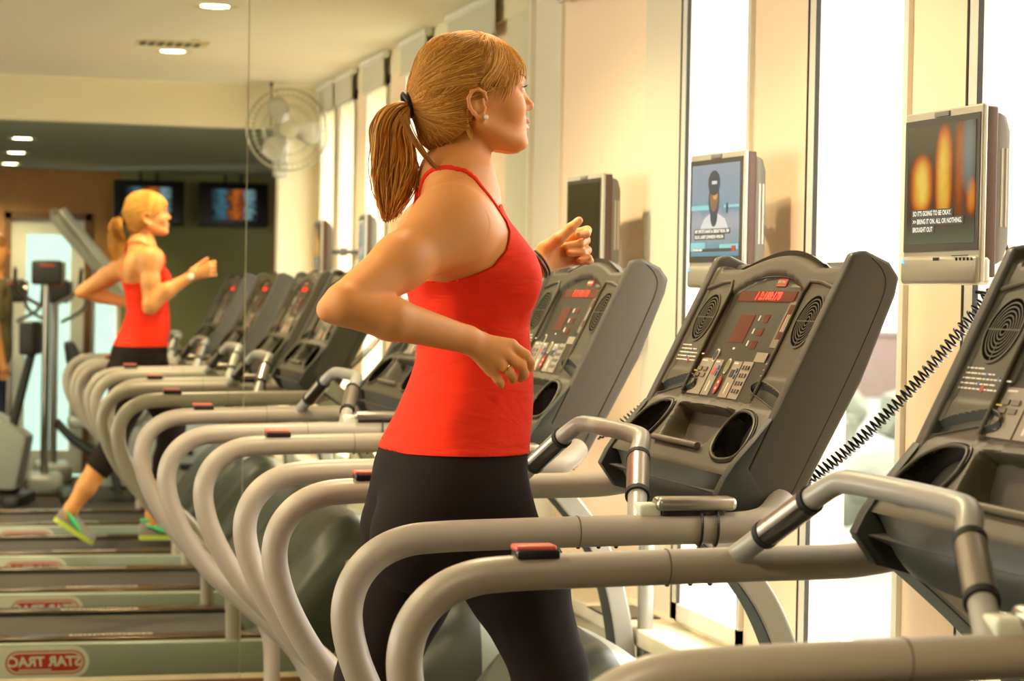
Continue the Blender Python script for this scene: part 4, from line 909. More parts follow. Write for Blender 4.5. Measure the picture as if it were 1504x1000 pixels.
def nets(F_,ax):
    X,Y,Z=ax; S=F_<0
    c=S[:-1,:-1,:-1]; mn=c.copy(); mx=c.copy()
    for i in (0,1):
        for j in (0,1):
            for k in (0,1):
                s=S[i:S.shape[0]-1+i,j:S.shape[1]-1+j,k:S.shape[2]-1+k]; mn&=s; mx|=s
    act=mx&~mn; idx=np.argwhere(act); n=len(idx); id_=np.full(act.shape,-1,dtype=np.int32); id_[act]=np.arange(n)
    I=idx; ps=np.zeros((n,3)); cnt=np.zeros(n)
    co=[(i,j,k) for i in (0,1) for j in (0,1) for k in (0,1)]
    val={c_:F_[I[:,0]+c_[0],I[:,1]+c_[1],I[:,2]+c_[2]].astype(np.float64) for c_ in co}
    for a in co:
        for d in range(3):
            if a[d]==0:
                b=list(a); b[d]=1; b=tuple(b); va,vb=val[a],val[b]; m=(va<0)!=(vb<0)
                t=np.where(m,va/np.where(m,va-vb,1),0)
                for q in range(3):
                    A_=ax[q][I[:,q]+a[q]]; B_=ax[q][I[:,q]+b[q]]
                    ps[:,q]+=np.where(m,A_+(B_-A_)*t,0)
                cnt+=m
    ps/=cnt[:,None]
    quads=[]
    for d in range(3):
        s0=[slice(1,-1)]*3; s0[d]=slice(0,-1); s1=list(s0); s1[d]=slice(1,None)
        a=S[tuple(s0)]; b=S[tuple(s1)]; e=np.argwhere(a!=b); 
        off=[1,1,1]; off[d]=0; e=e+np.array(off)
        flip=S[e[:,0],e[:,1],e[:,2]]
        u,v=[(1,2),(2,0),(0,1)][d]
        def g(du,dv):
            q=e.copy(); q[:,u]-=du; q[:,v]-=dv; return id_[q[:,0],q[:,1],q[:,2]]
        Q=np.stack([g(1,1),g(0,1),g(0,0),g(1,0)],1); Q[~flip]=Q[~flip][:,::-1]
        quads.append(Q[(Q>=0).all(1)])
    return ps,np.concatenate(quads)
def smooth_mesh(v,q,it,lam=0.5,keep=None):
    n=len(v)
    for _ in range(it):
        s=np.zeros((n,3)); c=np.zeros(n)
        for a,b in ((0,1),(1,2),(2,3),(3,0)):
            np.add.at(s,q[:,a],v[q[:,b]]); np.add.at(c,q[:,a],1); np.add.at(s,q[:,b],v[q[:,a]]); np.add.at(c,q[:,b],1)
        w=lam if keep is None else (lam*keep)[:,None]
        v=v+(s/np.maximum(c,1)[:,None]-v)*w
    return v
def net_obj(name,v,q,mats,parent,mi=None):
    me=bpy.data.meshes.new(name); me.from_pydata([],[],[])
    me.vertices.add(len(v)); me.vertices.foreach_set('co',np.ascontiguousarray(v,dtype=np.float32).ravel())
    me.loops.add(len(q)*4); me.loops.foreach_set('vertex_index',np.ascontiguousarray(q,dtype=np.int32).ravel())
    me.polygons.add(len(q)); me.polygons.foreach_set('loop_start',np.arange(0,len(q)*4,4,dtype=np.int32)); me.polygons.foreach_set('loop_total',np.full(len(q),4,dtype=np.int32))
    for m in mats: me.materials.append(m)
    me.polygons.foreach_set('use_smooth',np.ones(len(q),dtype=bool))
    if mi is not None: me.polygons.foreach_set('material_index',mi.astype(np.int32))
    me.update(calc_edges=True); me.validate()
    o=bpy.data.objects.new(name,me); C.objects.link(o); o.parent=parent; return o
def inside(px,pz,poly):
    r=np.zeros(px.shape,dtype=bool); n=len(poly); j=n-1
    for i in range(n):
        xi,zi=poly[i]; xj,zj=poly[j]
        if zi!=zj: r^=((zi>pz)!=(zj>pz))&(px<(xj-xi)*(pz-zi)/(zj-zi)+xi)
        j=i
    return r
# ------------------------------------------------------------------ the woman
M_skin=mat('skin_warm',(216,147,84),0.5,bump=0.03,scale=300,sss=0.08,spec=0.35); M_lip=mat('lip_rose',(200,116,84),0.4)
M_tank=mat('tank_red',(232,46,10),0.8,bump=0.12,scale=900,spec=0.25)
nt=M_tank.node_tree; tcn=nt.nodes.new('ShaderNodeTexCoord'); mp=nt.nodes.new('ShaderNodeMapping'); mp.inputs['Scale'].default_value=(5,5,16); mp.inputs['Rotation'].default_value=(0,0.35,0)
nz=nt.nodes.new('ShaderNodeTexNoise'); nz.inputs['Scale'].default_value=1.6; nz.inputs['Detail'].default_value=2; nz.inputs['Distortion'].default_value=1.2
bp2=nt.nodes.new('ShaderNodeBump'); bp2.inputs['Strength'].default_value=0.55; bp2.inputs['Distance'].default_value=0.010
nt.links.new(tcn.outputs['Object'],mp.inputs['Vector']); nt.links.new(mp.outputs['Vector'],nz.inputs['Vector']); nt.links.new(nz.outputs['Fac'],bp2.inputs['Height'])
pb=nt.nodes['Principled BSDF']; old=pb.inputs['Normal'].links[0].from_socket; nt.links.new(old,bp2.inputs['Normal']); nt.links.new(bp2.outputs['Normal'],pb.inputs['Normal']); M_leg=mat('leggings_brown',(28,19,15),0.85,bump=0.1,scale=900,spec=0.2)
M_hairA=mat('hair_gold',(202,144,62),0.55,spec=0.18); M_hairB=mat('hair_honey',(178,122,54),0.6,spec=0.15); M_hairC=mat('hair_light',(224,172,90),0.55,spec=0.2); M_hairD=mat('hair_brown',(146,96,44),0.5,spec=0.25)
M_shoe=mat('shoe_grey',(130,122,112),0.7); M_shoeg=mat('shoe_green',(60,190,110),0.5); M_sole=mat('shoe_sole',(190,205,70),0.6); M_pearl=mat('pearl',(240,232,220),0.15,coat=0.6)
M_gold=mat('gold_ring',(214,170,80),0.2,metal=1.0); M_eyew=mat('eye_white',(225,220,210),0.2); M_iris=mat('eye_iris',(60,60,40),0.2); M_lash=mat('lash_dark',(60,42,30),0.7); M_brow=mat('brow_brown',(140,100,60),0.7)
M_band=mat('band_black',(18,16,18),0.6)
J=RJ; YC=3.785
def woman_body():
    b=[]
    b.append(slc(WD['torso'],YC,0.02))
    # bust, shoulder blades, buttocks
    for s in (-1,1):
        b.append(ell((0.955,YC+s*0.062,1.452),(0.052,0.055,0.055),0.03))
        b.append(ell((0.795,YC+s*0.075,1.00),(0.068,0.078,0.085),0.04))
        b.append(ell((0.815,YC+s*0.075,1.52),(0.035,0.055,0.07),0.04))
    b.append(cap(J['neckt'],J['neckb'],0.047,0.049,0.03)); b.append(cap(J['neckb'],J['neckb2'],0.050,0.062,0.05))
    # trapezius to the shoulders
    for s,sh in ((-1,'Rsh'),(1,'Lsh')):
        b.append(cap((J['neckb'][0]-0.010,YC+s*0.03,J['neckb'][2]-0.01),(J[sh][0]-0.0,J[sh][1]-s*0.035,J[sh][2]-0.002),0.036,0.038,0.06))
    # right arm
    b.append(ell(J['Rsh']+np.array([0.002,0.006,-0.004]),(0.056,0.048,0.056),0.08))
    b.append(cap(J['Rsh']+np.array([-0.01,0,-0.01]),J['Rmid'],0.050,0.0465,0.05)); b.append(cap(J['Rmid'],J['Relb'],0.0465,0.036,0.02))
    b.append(cap(J['Relb'],J['Relt'],0.032,0.021,0.012)); b.append(cap(J['Relb'],J['Rfor'],0.036,0.0355,0.006)); b.append(cap(J['Rfor'],J['Rwr'],0.0355,0.0235,0.012))
    # left arm
    b.append(ell(J['Lsh']+np.array([-0.03,-0.004,-0.004]),(0.055,0.048,0.054),0.06))
    S=J['Lsh']+np.array([-0.03,0,0]); b.append(cap(S,(S+J['Lelb'])/2,0.049,0.044,0.03)); b.append(cap((S+J['Lelb'])/2,J['Lelb'],0.044,0.037,0.02))
    b.append(cap(J['Lelb'],J['Lelt'],0.034,0.026,0.02)); b.append(cap(J['Lelb'],J['Lfor'],0.036,0.037,0.018)); b.append(cap(J['Lfor'],J['Lwr'],0.036,0.024,0.02))
    # legs
    for pts in ([(J['Rhip'],.092),(J['Rthm'],.083),(J['Rkn'],.060),((1.035,3.70,0.70),.058),((1.015,3.70,0.60),.056),((0.985,3.70,0.47),.046),((0.955,3.70,0.34),.033),((0.945,3.70,0.28),.032)],
                [(J['Lhip'],.092),((0.800,3.87,0.88),.083),((0.752,3.875,0.72),.062),((0.745,3.875,0.665),.060),((0.685,3.875,0.58),.056),((0.620,3.875,0.475),.046),((0.555,3.875,0.375),.033),((0.535,3.875,0.34),.032)]):
        for i in range(len(pts)-1): b.append(cap(pts[i][0],pts[i+1][0],pts[i][1],pts[i+1][1],0.03 if i<2 else 0.02))
    b.append(ell((0.80,3.70,1.0),(0.08,0.085,0.09),0.03))
    return b
def hand(b,pre,scale=1.0,pal=None):
    r=lambda *v:[x*scale for x in v]
    J_=J; wr=J_[pre+'wr']; k=0.004
    base=[J_[pre+f+'0'] for f in 'imrp']
    for q,f in enumerate('imrp'):
        w=wr+(J_[pre+f+'0']-wr)*0.18
        b.append(cap(w,J_[pre+f+'0'],0.0145,0.0115 if f!='p' else 0.0105,0.010))
    for f,rr in (('i',(.0098,.0088,.0078,.0070)),('m',(.0100,.0090,.0080,.0070)),('r',(.0095,.0085,.0076,.0068)),('p',(.0085,.0075,.0068,.0060))):
        for i in range(3): b.append(cap(J_[pre+f+str(i)],J_[pre+f+str(i+1)],rr[i],rr[i+1],k))
    for i,(a,c) in enumerate(((.0150,.0125),(.0120,.0098),(.0098,.0080))): b.append(cap(J_[pre+'t'+str(i)],J_[pre+'t'+str(i+1)],a,c,0.008 if i<1 else k))
    b.append(cap(wr,J_[pre+'t0'],0.020,0.015,0.012))
def woman_head(b):
    b.append(slc(WD['head'],YC,0.012))
    # nose
    n=J['nose']; nb=J['nb']; ns=J['nbase']
    b.append(cap((nb[0]-0.007,YC,nb[2]-0.004),(n[0]-0.010,YC,n[2]+0.004),0.0050,0.0070,0.012)); b.append(ell((n[0]-0.0095,YC,n[2]+0.001),(0.0095,0.0085,0.0075),0.008))
    for s in (-1,1):
        b.append(ell((n[0]-0.021,YC+s*0.0100,n[2]-0.004),(0.0085,0.0060,0.0065),0.007))
        b.append(ell((n[0]-0.017,YC+s*0.0060,n[2]-0.0125),(0.005,0.0028,0.003),0.003,op='-'))
        # cheek, brow ridge, eye socket, lids
        b.append(ell((0.958,YC+s*0.040,1.765),(0.028,0.024,0.026),0.02))
        b.append(ell((0.992,YC+s*0.033,1.801),(0.013,0.014,0.0105),0.012,op='-'))
        b.append(ell((0.974,YC+s*0.031,1.799),(0.0135,0.0135,0.0125),0.004)); b.append(ell((0.9875,YC+s*0.034,1.7985),(0.0075,0.0110,0.0038),0.002,op='-'))
        b.append(cap((0.983,YC+s*0.014,1.816),(0.968,YC+s*0.045,1.815),0.006,0.005,0.010))
        # ear
        ec=np.array([0.889,YC+s*0.0760,1.764])
        b.append(ell(ec,(0.014,0.007,0.021),0.008))
        hx=[(0.904,1.772),(0.900,1.784),(0.889,1.790),(0.877,1.786),(0.871,1.773),(0.874,1.758),(0.882,1.747),(0.892,1.740),(0.900,1.742)]
        for i in range(len(hx)-1): b.append(cap((hx[i][0],YC+s*(0.088-0.005*abs(i-3)/5),hx[i][1]),(hx[i+1][0],YC+s*(0.088-0.005*abs(i-2)/5),hx[i+1][1]),0.0033,0.0033,0.004))
        b.append(ell((0.8985,YC+s*0.081,1.742),(0.006,0.005,0.007),0.004))
        b.append(ell((0.893,YC+s*0.0870,1.764),(0.0090,0.008,0.0125),0.004,op='-'))
        b.append(cap((0.903,YC+s*0.078,1.759),(0.901,YC+s*0.080,1.752),0.0035,0.003,0.003))
    # lips: upper, lower, parted line, chin
    b.append(ell((0.9965,YC,1.7425),(0.0085,0.020,0.0060),0.004)); b.append(ell((0.9950,YC,1.7315),(0.0090,0.018,0.0062),0.004))
    b.append(ell((1.006,YC,1.7370),(0.007,0.022,0.0012),0.003,op='-'))
    b.append(ell((0.984,YC,1.703),(0.015,0.018,0.013),0.012))
    for s in (-1,1): b.append(cap((0.975,YC+s*0.022,1.705),(0.900,YC+s*0.058,1.733),0.014,0.012,0.02))
    return b
AX=[axis([(0.44,0.76,0.004),(0.76,1.23,0.002),(1.23,1.26,0.004)]),axis([(3.43,3.50,0.003),(3.50,3.62,0.002),(3.62,3.70,0.003),(3.70,3.87,0.002),(3.87,3.98,0.003),(3.98,4.09,0.0022)]),axis([(0.20,1.24,0.0045),(1.24,1.36,0.0018),(1.36,1.46,0.003),(1.46,1.59,0.0022),(1.59,1.68,0.003),(1.68,1.93,0.002)])]
BP=woman_body(); hand(BP,'R'); hand(BP,'L'); woman_head(BP)
FB=field(BP,AX); v,q=nets(FB,AX); v=smooth_mesh(v,q,1,0.4)
Gx,Gy,Gz=np.meshgrid(*AX,indexing='ij',sparse=True)
woman=empty('person',(0.87,YC,0.2)); woman.location=(0,0,0)
def sub(obj): return obj
cen=v[q].mean(1)
lipm=((cen[:,0]>0.990)&(np.abs(cen[:,1]-YC)<0.021-0.0*cen[:,0])&(cen[:,2]>1.7265)&(cen[:,2]<1.7475)&(cen[:,0]>1.0000-18*(cen[:,1]-YC)**2-0.002)).astype(int)
# skin hidden under the clothes stays part of the one body mesh
body=net_obj('body',v,q,[M_skin,M_lip],woman,lipm)
# tank top
def cloth(grow,maskf,name,m,parent,it=1):
    D=FB-(grow if name!='tank_top' else grow+0.006*np.clip((1.30-Gz)/0.16,0,1)); reg=maskf()           # reg<0 inside the garment
    Fc=np.maximum(D,reg).astype(np.float32)
    Fc=np.maximum(Fc,-(FB+0.0025))   # hollow
    vv,qq=nets(Fc,AX); vv=smooth_mesh(vv,qq,it,0.4); return net_obj(name,vv,qq,m,parent)
def arms_out(pad=0.0):   # keeps garment off the arms: >0 near arms
    arm=[p for p in BP if p['t'] in 'ce' and p is not None]
    return None
ARM=[]; 
for s,(sh,el,fo,wr) in ((-1,('Rmid','Relb','Rfor','Rwr')),): ARM+= [cap(J['Rsh']+np.array([-0.03,-0.01,-0.02]),J['Rmid'],0.058,0.056,0.01),cap(J['Rmid'],J['Relb'],0.056,0.05,0.01),cap(J['Relb'],J['Relt'],0.05,0.04,0.01),cap(J['Relb'],J['Rfor'],0.048,0.046,0.01),cap(J['Rfor'],J['Rwr'],0.046,0.036,0.01),cap(J['Rwr'],J['Rm0'],0.036,0.028,0.01),cap(J['Rm0'],J['Rm2'],0.024,0.02,0.01),cap(J['Rp0'],J['Rp2'],0.02,0.018,0.01),cap(J['Ri0'],J['Ri3'],0.02,0.018,0.01)]
for f in 'imrpt': ARM.append(cap(J['Rwr'],J['R'+f+'0'],0.024,0.020,0.004))
for f in 'imrpt':
    for i in range(3): ARM.append(cap(J['R'+f+str(i)],J['R'+f+str(i+1)],0.0165,0.0155,0.004))
ARM+=[cap(J['Lsh']+np.array([-0.03,0.012,-0.02]),J['Lelb'],0.056,0.048,0.01),cap(J['Lelb'],J['Lfor'],0.052,0.050,0.01),cap(J['Lfor'],J['Lwr'],0.050,0.040,0.01),ell(J['Lsh']+np.array([-0.01,0.03,-0.01]),(0.065,0.05,0.06),0.01)]
FARM=field(ARM,AX)
def tank_mask():
    XX,ZZ=np.meshgrid(AX[0],AX[2],indexing='ij')
    poly=WD['tankpoly']; ins=inside(XX,ZZ,poly)
    # distance to polygon edges for a clean edge
    dm=np.full(XX.shape,1e3)
    for i in range(len(poly)):
        ax_,az=poly[i]; bx,bz=poly[(i+1)%len(poly)]; L=(bx-ax_)**2+(bz-az)**2
        t=np.clip(((XX-ax_)*(bx-ax_)+(ZZ-az)*(bz-az))/L,0,1); dm=np.minimum(dm,np.hypot(XX-ax_-t*(bx-ax_),ZZ-az-t*(bz-az)))
    sd=np.where(ins,-dm,dm)[:,None,:]
    neck=-(np.hypot((Gy-YC)/0.060,(Gz-1.62)/0.115)-1)*0.06   # scoop at the throat
    sd=np.where(Gx>0.90,np.maximum(sd,neck),sd)
    hem=(1.128+0.010*np.cos((Gx-0.88)*14)+0.0*Gy)-0.09*(0.90-Gx)*0-Gz
    hemline=1.142-(Gx-0.78)*0.10 - Gz
    sd=np.maximum(sd,hemline)
    back=np.where((Gx<0.86)&(np.abs(Gy-YC)<0.022),-(1.62-Gz),1.0)   # strip up the spine
    sd=np.minimum(sd,np.maximum(back,1.40-Gz))
    # straps
    st=[]
    for s in (-1,1):
        pts=[J['strap1'],J['strap2'],J['strap3'],J['strap4'],J['strap5'],J['strap5']+np.array([-0.012,0.02,-0.03]),J['strap5']+np.array([-0.018,0.028,-0.09])]
        pts=[np.array([p[0],YC+s*abs(p[1]-YC),p[2]]) for p in pts]; pts.insert(0,np.array([0.942,YC+s*0.082,1.530]))
        pts=np.array([list(p) for p in spline([Vector(p) for p in pts],4)])
        for _ in range(8):
            e=1e-4; d=field_at(BP,pts); g=np.stack([(field_at(BP,pts+np.eye(3)[i]*e)-d)/e for i in range(3)],1); pts=pts-g*((d-0.001)/np.maximum((g*g).sum(1),.2))[:,None]
        for i in range(len(pts)-1): st.append(cap(pts[i],pts[i+1],0.018 if i<3 else 0.0118,0.014 if i<3 else 0.0118,0.005))
    fs=field(st,AX); sd=np.minimum(sd,fs+0.008)
    return np.maximum(sd,-(FARM))
tank=cloth(0.0032,tank_mask,'tank_top',[M_tank],woman)
def leg_mask():
    # leggings: below the waist, capri hems below each knee
    hemL=((Gx-0.655)*0.62+(Gz-0.565)*0.78); hemR=Gz-0.50
    sd=np.where(Gy>YC,-hemL,-hemR)
    sd=np.maximum(sd,Gz-1.155+0.0*Gx)
    sd=np.maximum(sd,-(FARM)); return sd
leggings=cloth(0.0052,leg_mask,'leggings',[M_leg],woman)
# ------------------------------------------------------------------ hair
CAPP=[slc(WD['cap'],YC,0.01)]
HX=[axis([(0.74,1.02,0.0022)]),axis([(3.68,3.89,0.0022)]),axis([(1.67,1.91,0.0022)])]
CF=field(CAPP,HX); XX,ZZ=np.meshgrid(HX[0],HX[2],indexing='ij')
def polysd(XX,ZZ,poly):
    ins=inside(XX,ZZ,poly); dm=np.full(XX.shape,1e3)
    for i in range(len(poly)):
        ax_,az=poly[i]; bx,bz=poly[(i+1)%len(poly)]; L=(bx-ax_)**2+(bz-az)**2+1e-12
        t=np.clip(((XX-ax_)*(bx-ax_)+(ZZ-az)*(bz-az))/L,0,1); dm=np.minimum(dm,np.hypot(XX-ax_-t*(bx-ax_),ZZ-az-t*(bz-az)))
    return np.where(ins,-dm,dm)
HS=polysd(XX,ZZ,WD['hairpoly'])[:,None,:]
TIE=J['tie']
hx,hy,hz=np.meshgrid(*HX,indexing='ij',sparse=True)
ang=np.arctan2(hz-TIE[2]-0.0,np.hypot(hx-TIE[0]+0.0,(hy-YC)*0.9)); az=np.arctan2(hy-YC,hx-TIE[0])
groove=0.0011*np.sin(ang*46+az*17)+0.0008*np.sin(az*53+ang*9)
FH=smax(CF-0.0+groove,HS,0.010).astype(np.float32)
hv,hq=nets(FH,HX); hv=smooth_mesh(hv,hq,1,0.4)
hair=net_obj('hair',hv,hq,[M_hairB],woman)
rng=np.random.RandomState(5)
def push(P,off):
    # push points onto the cap surface
    P=np.array(P); cpt=np.array([0.885,YC,1.79]); D=P-cpt; L=np.linalg.norm(D,axis=1)+1e-9; U=D/L[:,None]
    lo=np.full(len(P),0.02); hi=np.full(len(P),0.20)
    for _ in range(14):
        mid=(lo+hi)/2; f=field_at(CAPP,cpt+U*mid[:,None])<0; lo=np.where(f,mid,lo); hi=np.where(f,hi,mid)
    P=cpt+U*(lo+off)[:,None]
    return P
strands=[]
def strand(pts,r,mi,off=0.0008,pushed=True):
    P=np.array([list(p) for p in spline([Vector(p) for p in pts],5)])
    if pushed: P=push(P,off)
    n=len(P); rad=[r*(0.5+0.5*math.sin(PI*min(1,max(0.08,i/(n-1)*1.0))))for i in range(n)]
    strands.append((P,rad,mi))
def pick(): return int(rng.choice([0,1,2,3],p=[.38,.30,.20,.12]))
# swept back to the tie: through random points of the cap so the strands cover it evenly
sel=hv[(field_at(CAPP,hv)>-0.004)]
for k in range(3200):
    p=sel[rng.randint(len(sel))]
    if (0.866<p[0]<0.912 and 1.735<p[2]<1.794) or False: continue
    if p[0]>0.900 and p[2]>1.80:
        s=np.sign(p[1]-YC) or 1; st=np.array([0.900+0.012*rng.rand(),YC+s*0.010*rng.rand(),1.899]); d=p-st
        en=p+d*rng.uniform(0.1,0.5)+np.array([-0.012,0,-0.004])*rng.rand(); sag=np.array([0.010,0,0.004])
        strand([st,st*0.6+p*0.4+sag,p,en],0.0005+0.0005*rng.rand(),int(rng.choice([0,2,1,3],p=[.45,.33,.15,.07])),off=0.0003+0.0012*rng.rand()); continue
    d=TIE-p; L=np.linalg.norm(d)
    if L<0.02: continue
    s=np.sign(p[1]-YC) or 1
    st=p-d/L*rng.uniform(0.0,0.03); f=1.0 if rng.rand()<0.5 else rng.uniform(0.4,0.95); en=p+d*f+np.array([0,s*0.006*rng.rand(),0.008*(rng.rand()-.5)])*(1 if f==1 else 0)
    sag=np.array([0,0,-0.010 if p[2]<1.80 else 0.006])
    strand([st,st*0.66+en*0.34+sag+np.array([0,s*0.02,0]),st*0.33+en*0.67+sag+np.array([0,s*0.014,0]),en],0.0005+0.0005*rng.rand(),pick(),off=0.0001+0.0011*rng.rand())
# fringe: from the parting down and across to the ear
for k in range(520):
    s=-1 if rng.rand()<0.6 else 1
    a=rng.rand(); st=np.array([0.900+0.035*a,YC+s*(0.004+0.03*rng.rand()**2),1.889])
    e=rng.rand(); ed=np.array([0.978,YC+s*0.045,1.836])*(1-e)+np.array([0.893,YC+s*0.080,1.797])*e; ed=ed+np.array([0.012*(rng.rand()-.5),0,0.012*(rng.rand()-.5)])
    m1=st*0.55+ed*0.45+np.array([0.030*(1-0.3*e),s*0.030,0.012]); m2=st*0.2+ed*0.8+np.array([0.016,s*0.02,0.008])
    strand([st,m1,m2,ed],0.0005+0.0006*rng.rand(),int(rng.choice([0,2,1,3],p=[.45,.35,.15,.05])),off=0.0006+0.0014*rng.rand())
for k in range(70):   # fringe over the forehead
    y=YC+(rng.rand()-.5)*0.10; st=np.array([0.925,YC+(y-YC)*0.3,1.888]); ed=np.array([0.994-4.0*(y-YC)**2,y,1.842+0.008*rng.rand()])
    strand([st,(st+ed)/2+np.array([0.02,0,0.016]),ed],0.0009,int(rng.choice([0,2])),off=0.0012)
# ponytail
PL=np.array(WD['ptL']); PRt=np.array(WD['ptR'])
for k in range(680):
    a=rng.rand()*1.16-0.08; dy=(rng.rand()-.5)*2; ln=1.01-0.42*rng.rand()**1.5
    wv=0.0060*rng.randn(); ph=rng.rand()*6; pts=[]
    n=len(PL); tt=np.linspace(0,1,n)
    for i in range(10):
        t=ln*i/9
        x=np.interp(t,tt,PL[:,0])*(1-a)+np.interp(t,tt,PRt[:,0])*a; z=np.interp(t,tt,PL[:,1])*(1-a)+np.interp(t,tt,PRt[:,1])*a
        wy=0.010+0.030*math.sin(PI*min(1,t*1.3+0.1))*(1-0.5*max(0,t-0.6))
        pts.append((x+wv*math.sin(ph+t*8)*t,YC+dy*wy+wv*math.cos(ph+t*7)*t,z))
    if len(pts)>2: strand(pts,0.0008+0.0011*rng.rand(),int(rng.choice([0,1,2,3],p=[.36,.32,.14,.18])),pushed=False)
W_=WD['wisp']
for k in range(16):
    o=np.array([0.004,0.012,0.003])*rng.randn(3)
    strand([np.array(p)+o*(1-i/6)+np.array([0,0,0]) for i,p in enumerate(W_)],0.0012,int(rng.choice([1,3])),pushed=False)
for k in range(10):   # loose hairs in front of and behind the ear
    strand([(0.872+0.002*rng.randn(),YC-0.080,1.765),(0.873,YC-0.073,1.74),(0.879+0.003*rng.randn(),YC-0.062,1.715),(0.886,YC-0.058,1.70)],0.0007,2,pushed=False)
for mi,(mm,nm) in enumerate(((M_hairA,'gold'),(M_hairB,'honey'),(M_hairC,'light'),(M_hairD,'brown'))):
    m=MB()
    for P_,rad,k in strands:
        if k==mi: m.tube([tuple(p) for p in P_],rad,5,caps=False)
    o=m.build('hair_strands',mm,hair); o['kind']='stuff'
pts=[(TIE[0]+0.002-0.007*math.sin(2*PI*k/20),YC+0.018*math.cos(2*PI*k/20),TIE[2]-0.001+0.0185*math.sin(2*PI*k/20)) for k in range(20)]
MB().tube(pts,0.0055,10,closed=True).build('hair_tie',M_band,hair)
# earring, eyes, brow, ring, watch
for s in (-1,1): MB().lathe([(0.0044*math.sin(PI*k/10),-0.0044*math.cos(PI*k/10)) for k in range(11)],(0.9035,YC+s*0.0885,1.7415),n=16).build('pearl_earring',M_pearl,woman)
for s in (-1,1):
    ec=Vector((0.9728,YC+s*0.0312,1.7990)); m=MB(); m.lathe([(0.0124*math.sin(PI*k/12),-0.0124*math.cos(PI*k/12)) for k in range(13)],ec,(0.95,s*0.3,0),20,0)
    d=Vector((0.97,s*0.2,-0.02)).normalized(); m.lathe([(0,0.0128),(0.003,0.0126),(0.0052,0.0115)],ec,d,16,1); m.build('eye',[M_eyew,M_iris],woman)
    m=MB()
    for k in range(16):
        a=-0.9+1.75*k/15; p=ec+Vector((math.cos(a)*0.0137,s*math.sin(a)*0.0137,0.0035-0.0015*math.sin(a)**2)); o_=Vector((math.cos(a),s*math.sin(a),0.35)).normalized()
        m.tube([p,p+o_*0.004,p+o_*0.0065+Vector((0,0,0.0022))],[0.0005,0.0004,0.0001],5)
    m.tube([tuple(ec+Vector((math.cos(a)*0.0137,s*math.sin(a)*0.0137,0.0038-0.002*math.sin(a)**2))) for a in [-0.95+1.9*k/12 for k in range(13)]],0.0008,6); m.build('eyelashes',M_lash,woman)
    m=MB(); bp=[Vector((0.9915,YC+s*0.010,1.8185)),Vector((0.9865,YC+s*0.024,1.8225)),Vector((0.976,YC+s*0.038,1.822)),Vector((0.963,YC+s*0.0475,1.817))]
    bb=np.array([list(p) for p in spline(bp,5)])
    for _ in range(4):
        e=1e-4; d=field_at(BP,bb); g=np.stack([(field_at(BP,bb+np.eye(3)[i]*e)-d)/e for i in range(3)],1); bb=bb-g*((d-0.0002)/np.maximum((g*g).sum(1),.2))[:,None]
    m.tube([tuple(p) for p in bb],[0.0016,0.002,0.0022,0.0022,0.0022,0.0022,0.002,0.002,0.002,0.0018,0.0017,0.0015,0.0013,0.0012,0.001,0.0006][:len(bb)],8); m.build('eyebrow',M_brow,woman)
rp=J['Rr1']*0.75+J['Rr0']*0.25; d=Vector(J['Rr1']-J['Rr0']).normalized(); u=d.orthogonal().normalized(); w_=d.cross(u)
MB().tube([tuple(Vector(rp)+(u*math.cos(2*PI*k/20)+w_*math.sin(2*PI*k/20))*0.0100) for k in range(20)],0.0013,8,closed=True).lathe([(0,0),(.003,0.001),(.002,.004),(0,.0045)],Vector(rp)+Vector((0,-0.0095,0.001)),(0,-1,0),10).build('ring',M_gold,woman)
wp=J['Lwr']*1.06-J['Lfor']*0.06; d=Vector(J['Lwr']-J['Lfor']).normalized(); u=d.orthogonal().normalized(); w_=d.cross(u)
wt=MB().tube([tuple(Vector(wp)+(u*math.cos(2*PI*k/28)+w_*math.sin(2*PI*k/28))*0.0268) for k in range(28)],0.0030,8,closed=True).tube([tuple(Vector(wp)+d*0.007+(u*math.cos(2*PI*k/28)+w_*math.sin(2*PI*k/28))*0.0265) for k in range(28)],0.0026,8,closed=True).build('watch_strap',mat('watch_band',(92,80,72),0.35,metal=0.5),woman)
MB().lathe([(0,0.0275),(0.015,0.0275),(0.0165,0.030),(0.0165,0.034),(0.014,0.036),(0,0.036)],wp,(d.cross(Vector((0,1,0))).cross(d))*1.0,24).build('watch_case',M_labelwhite,wt)
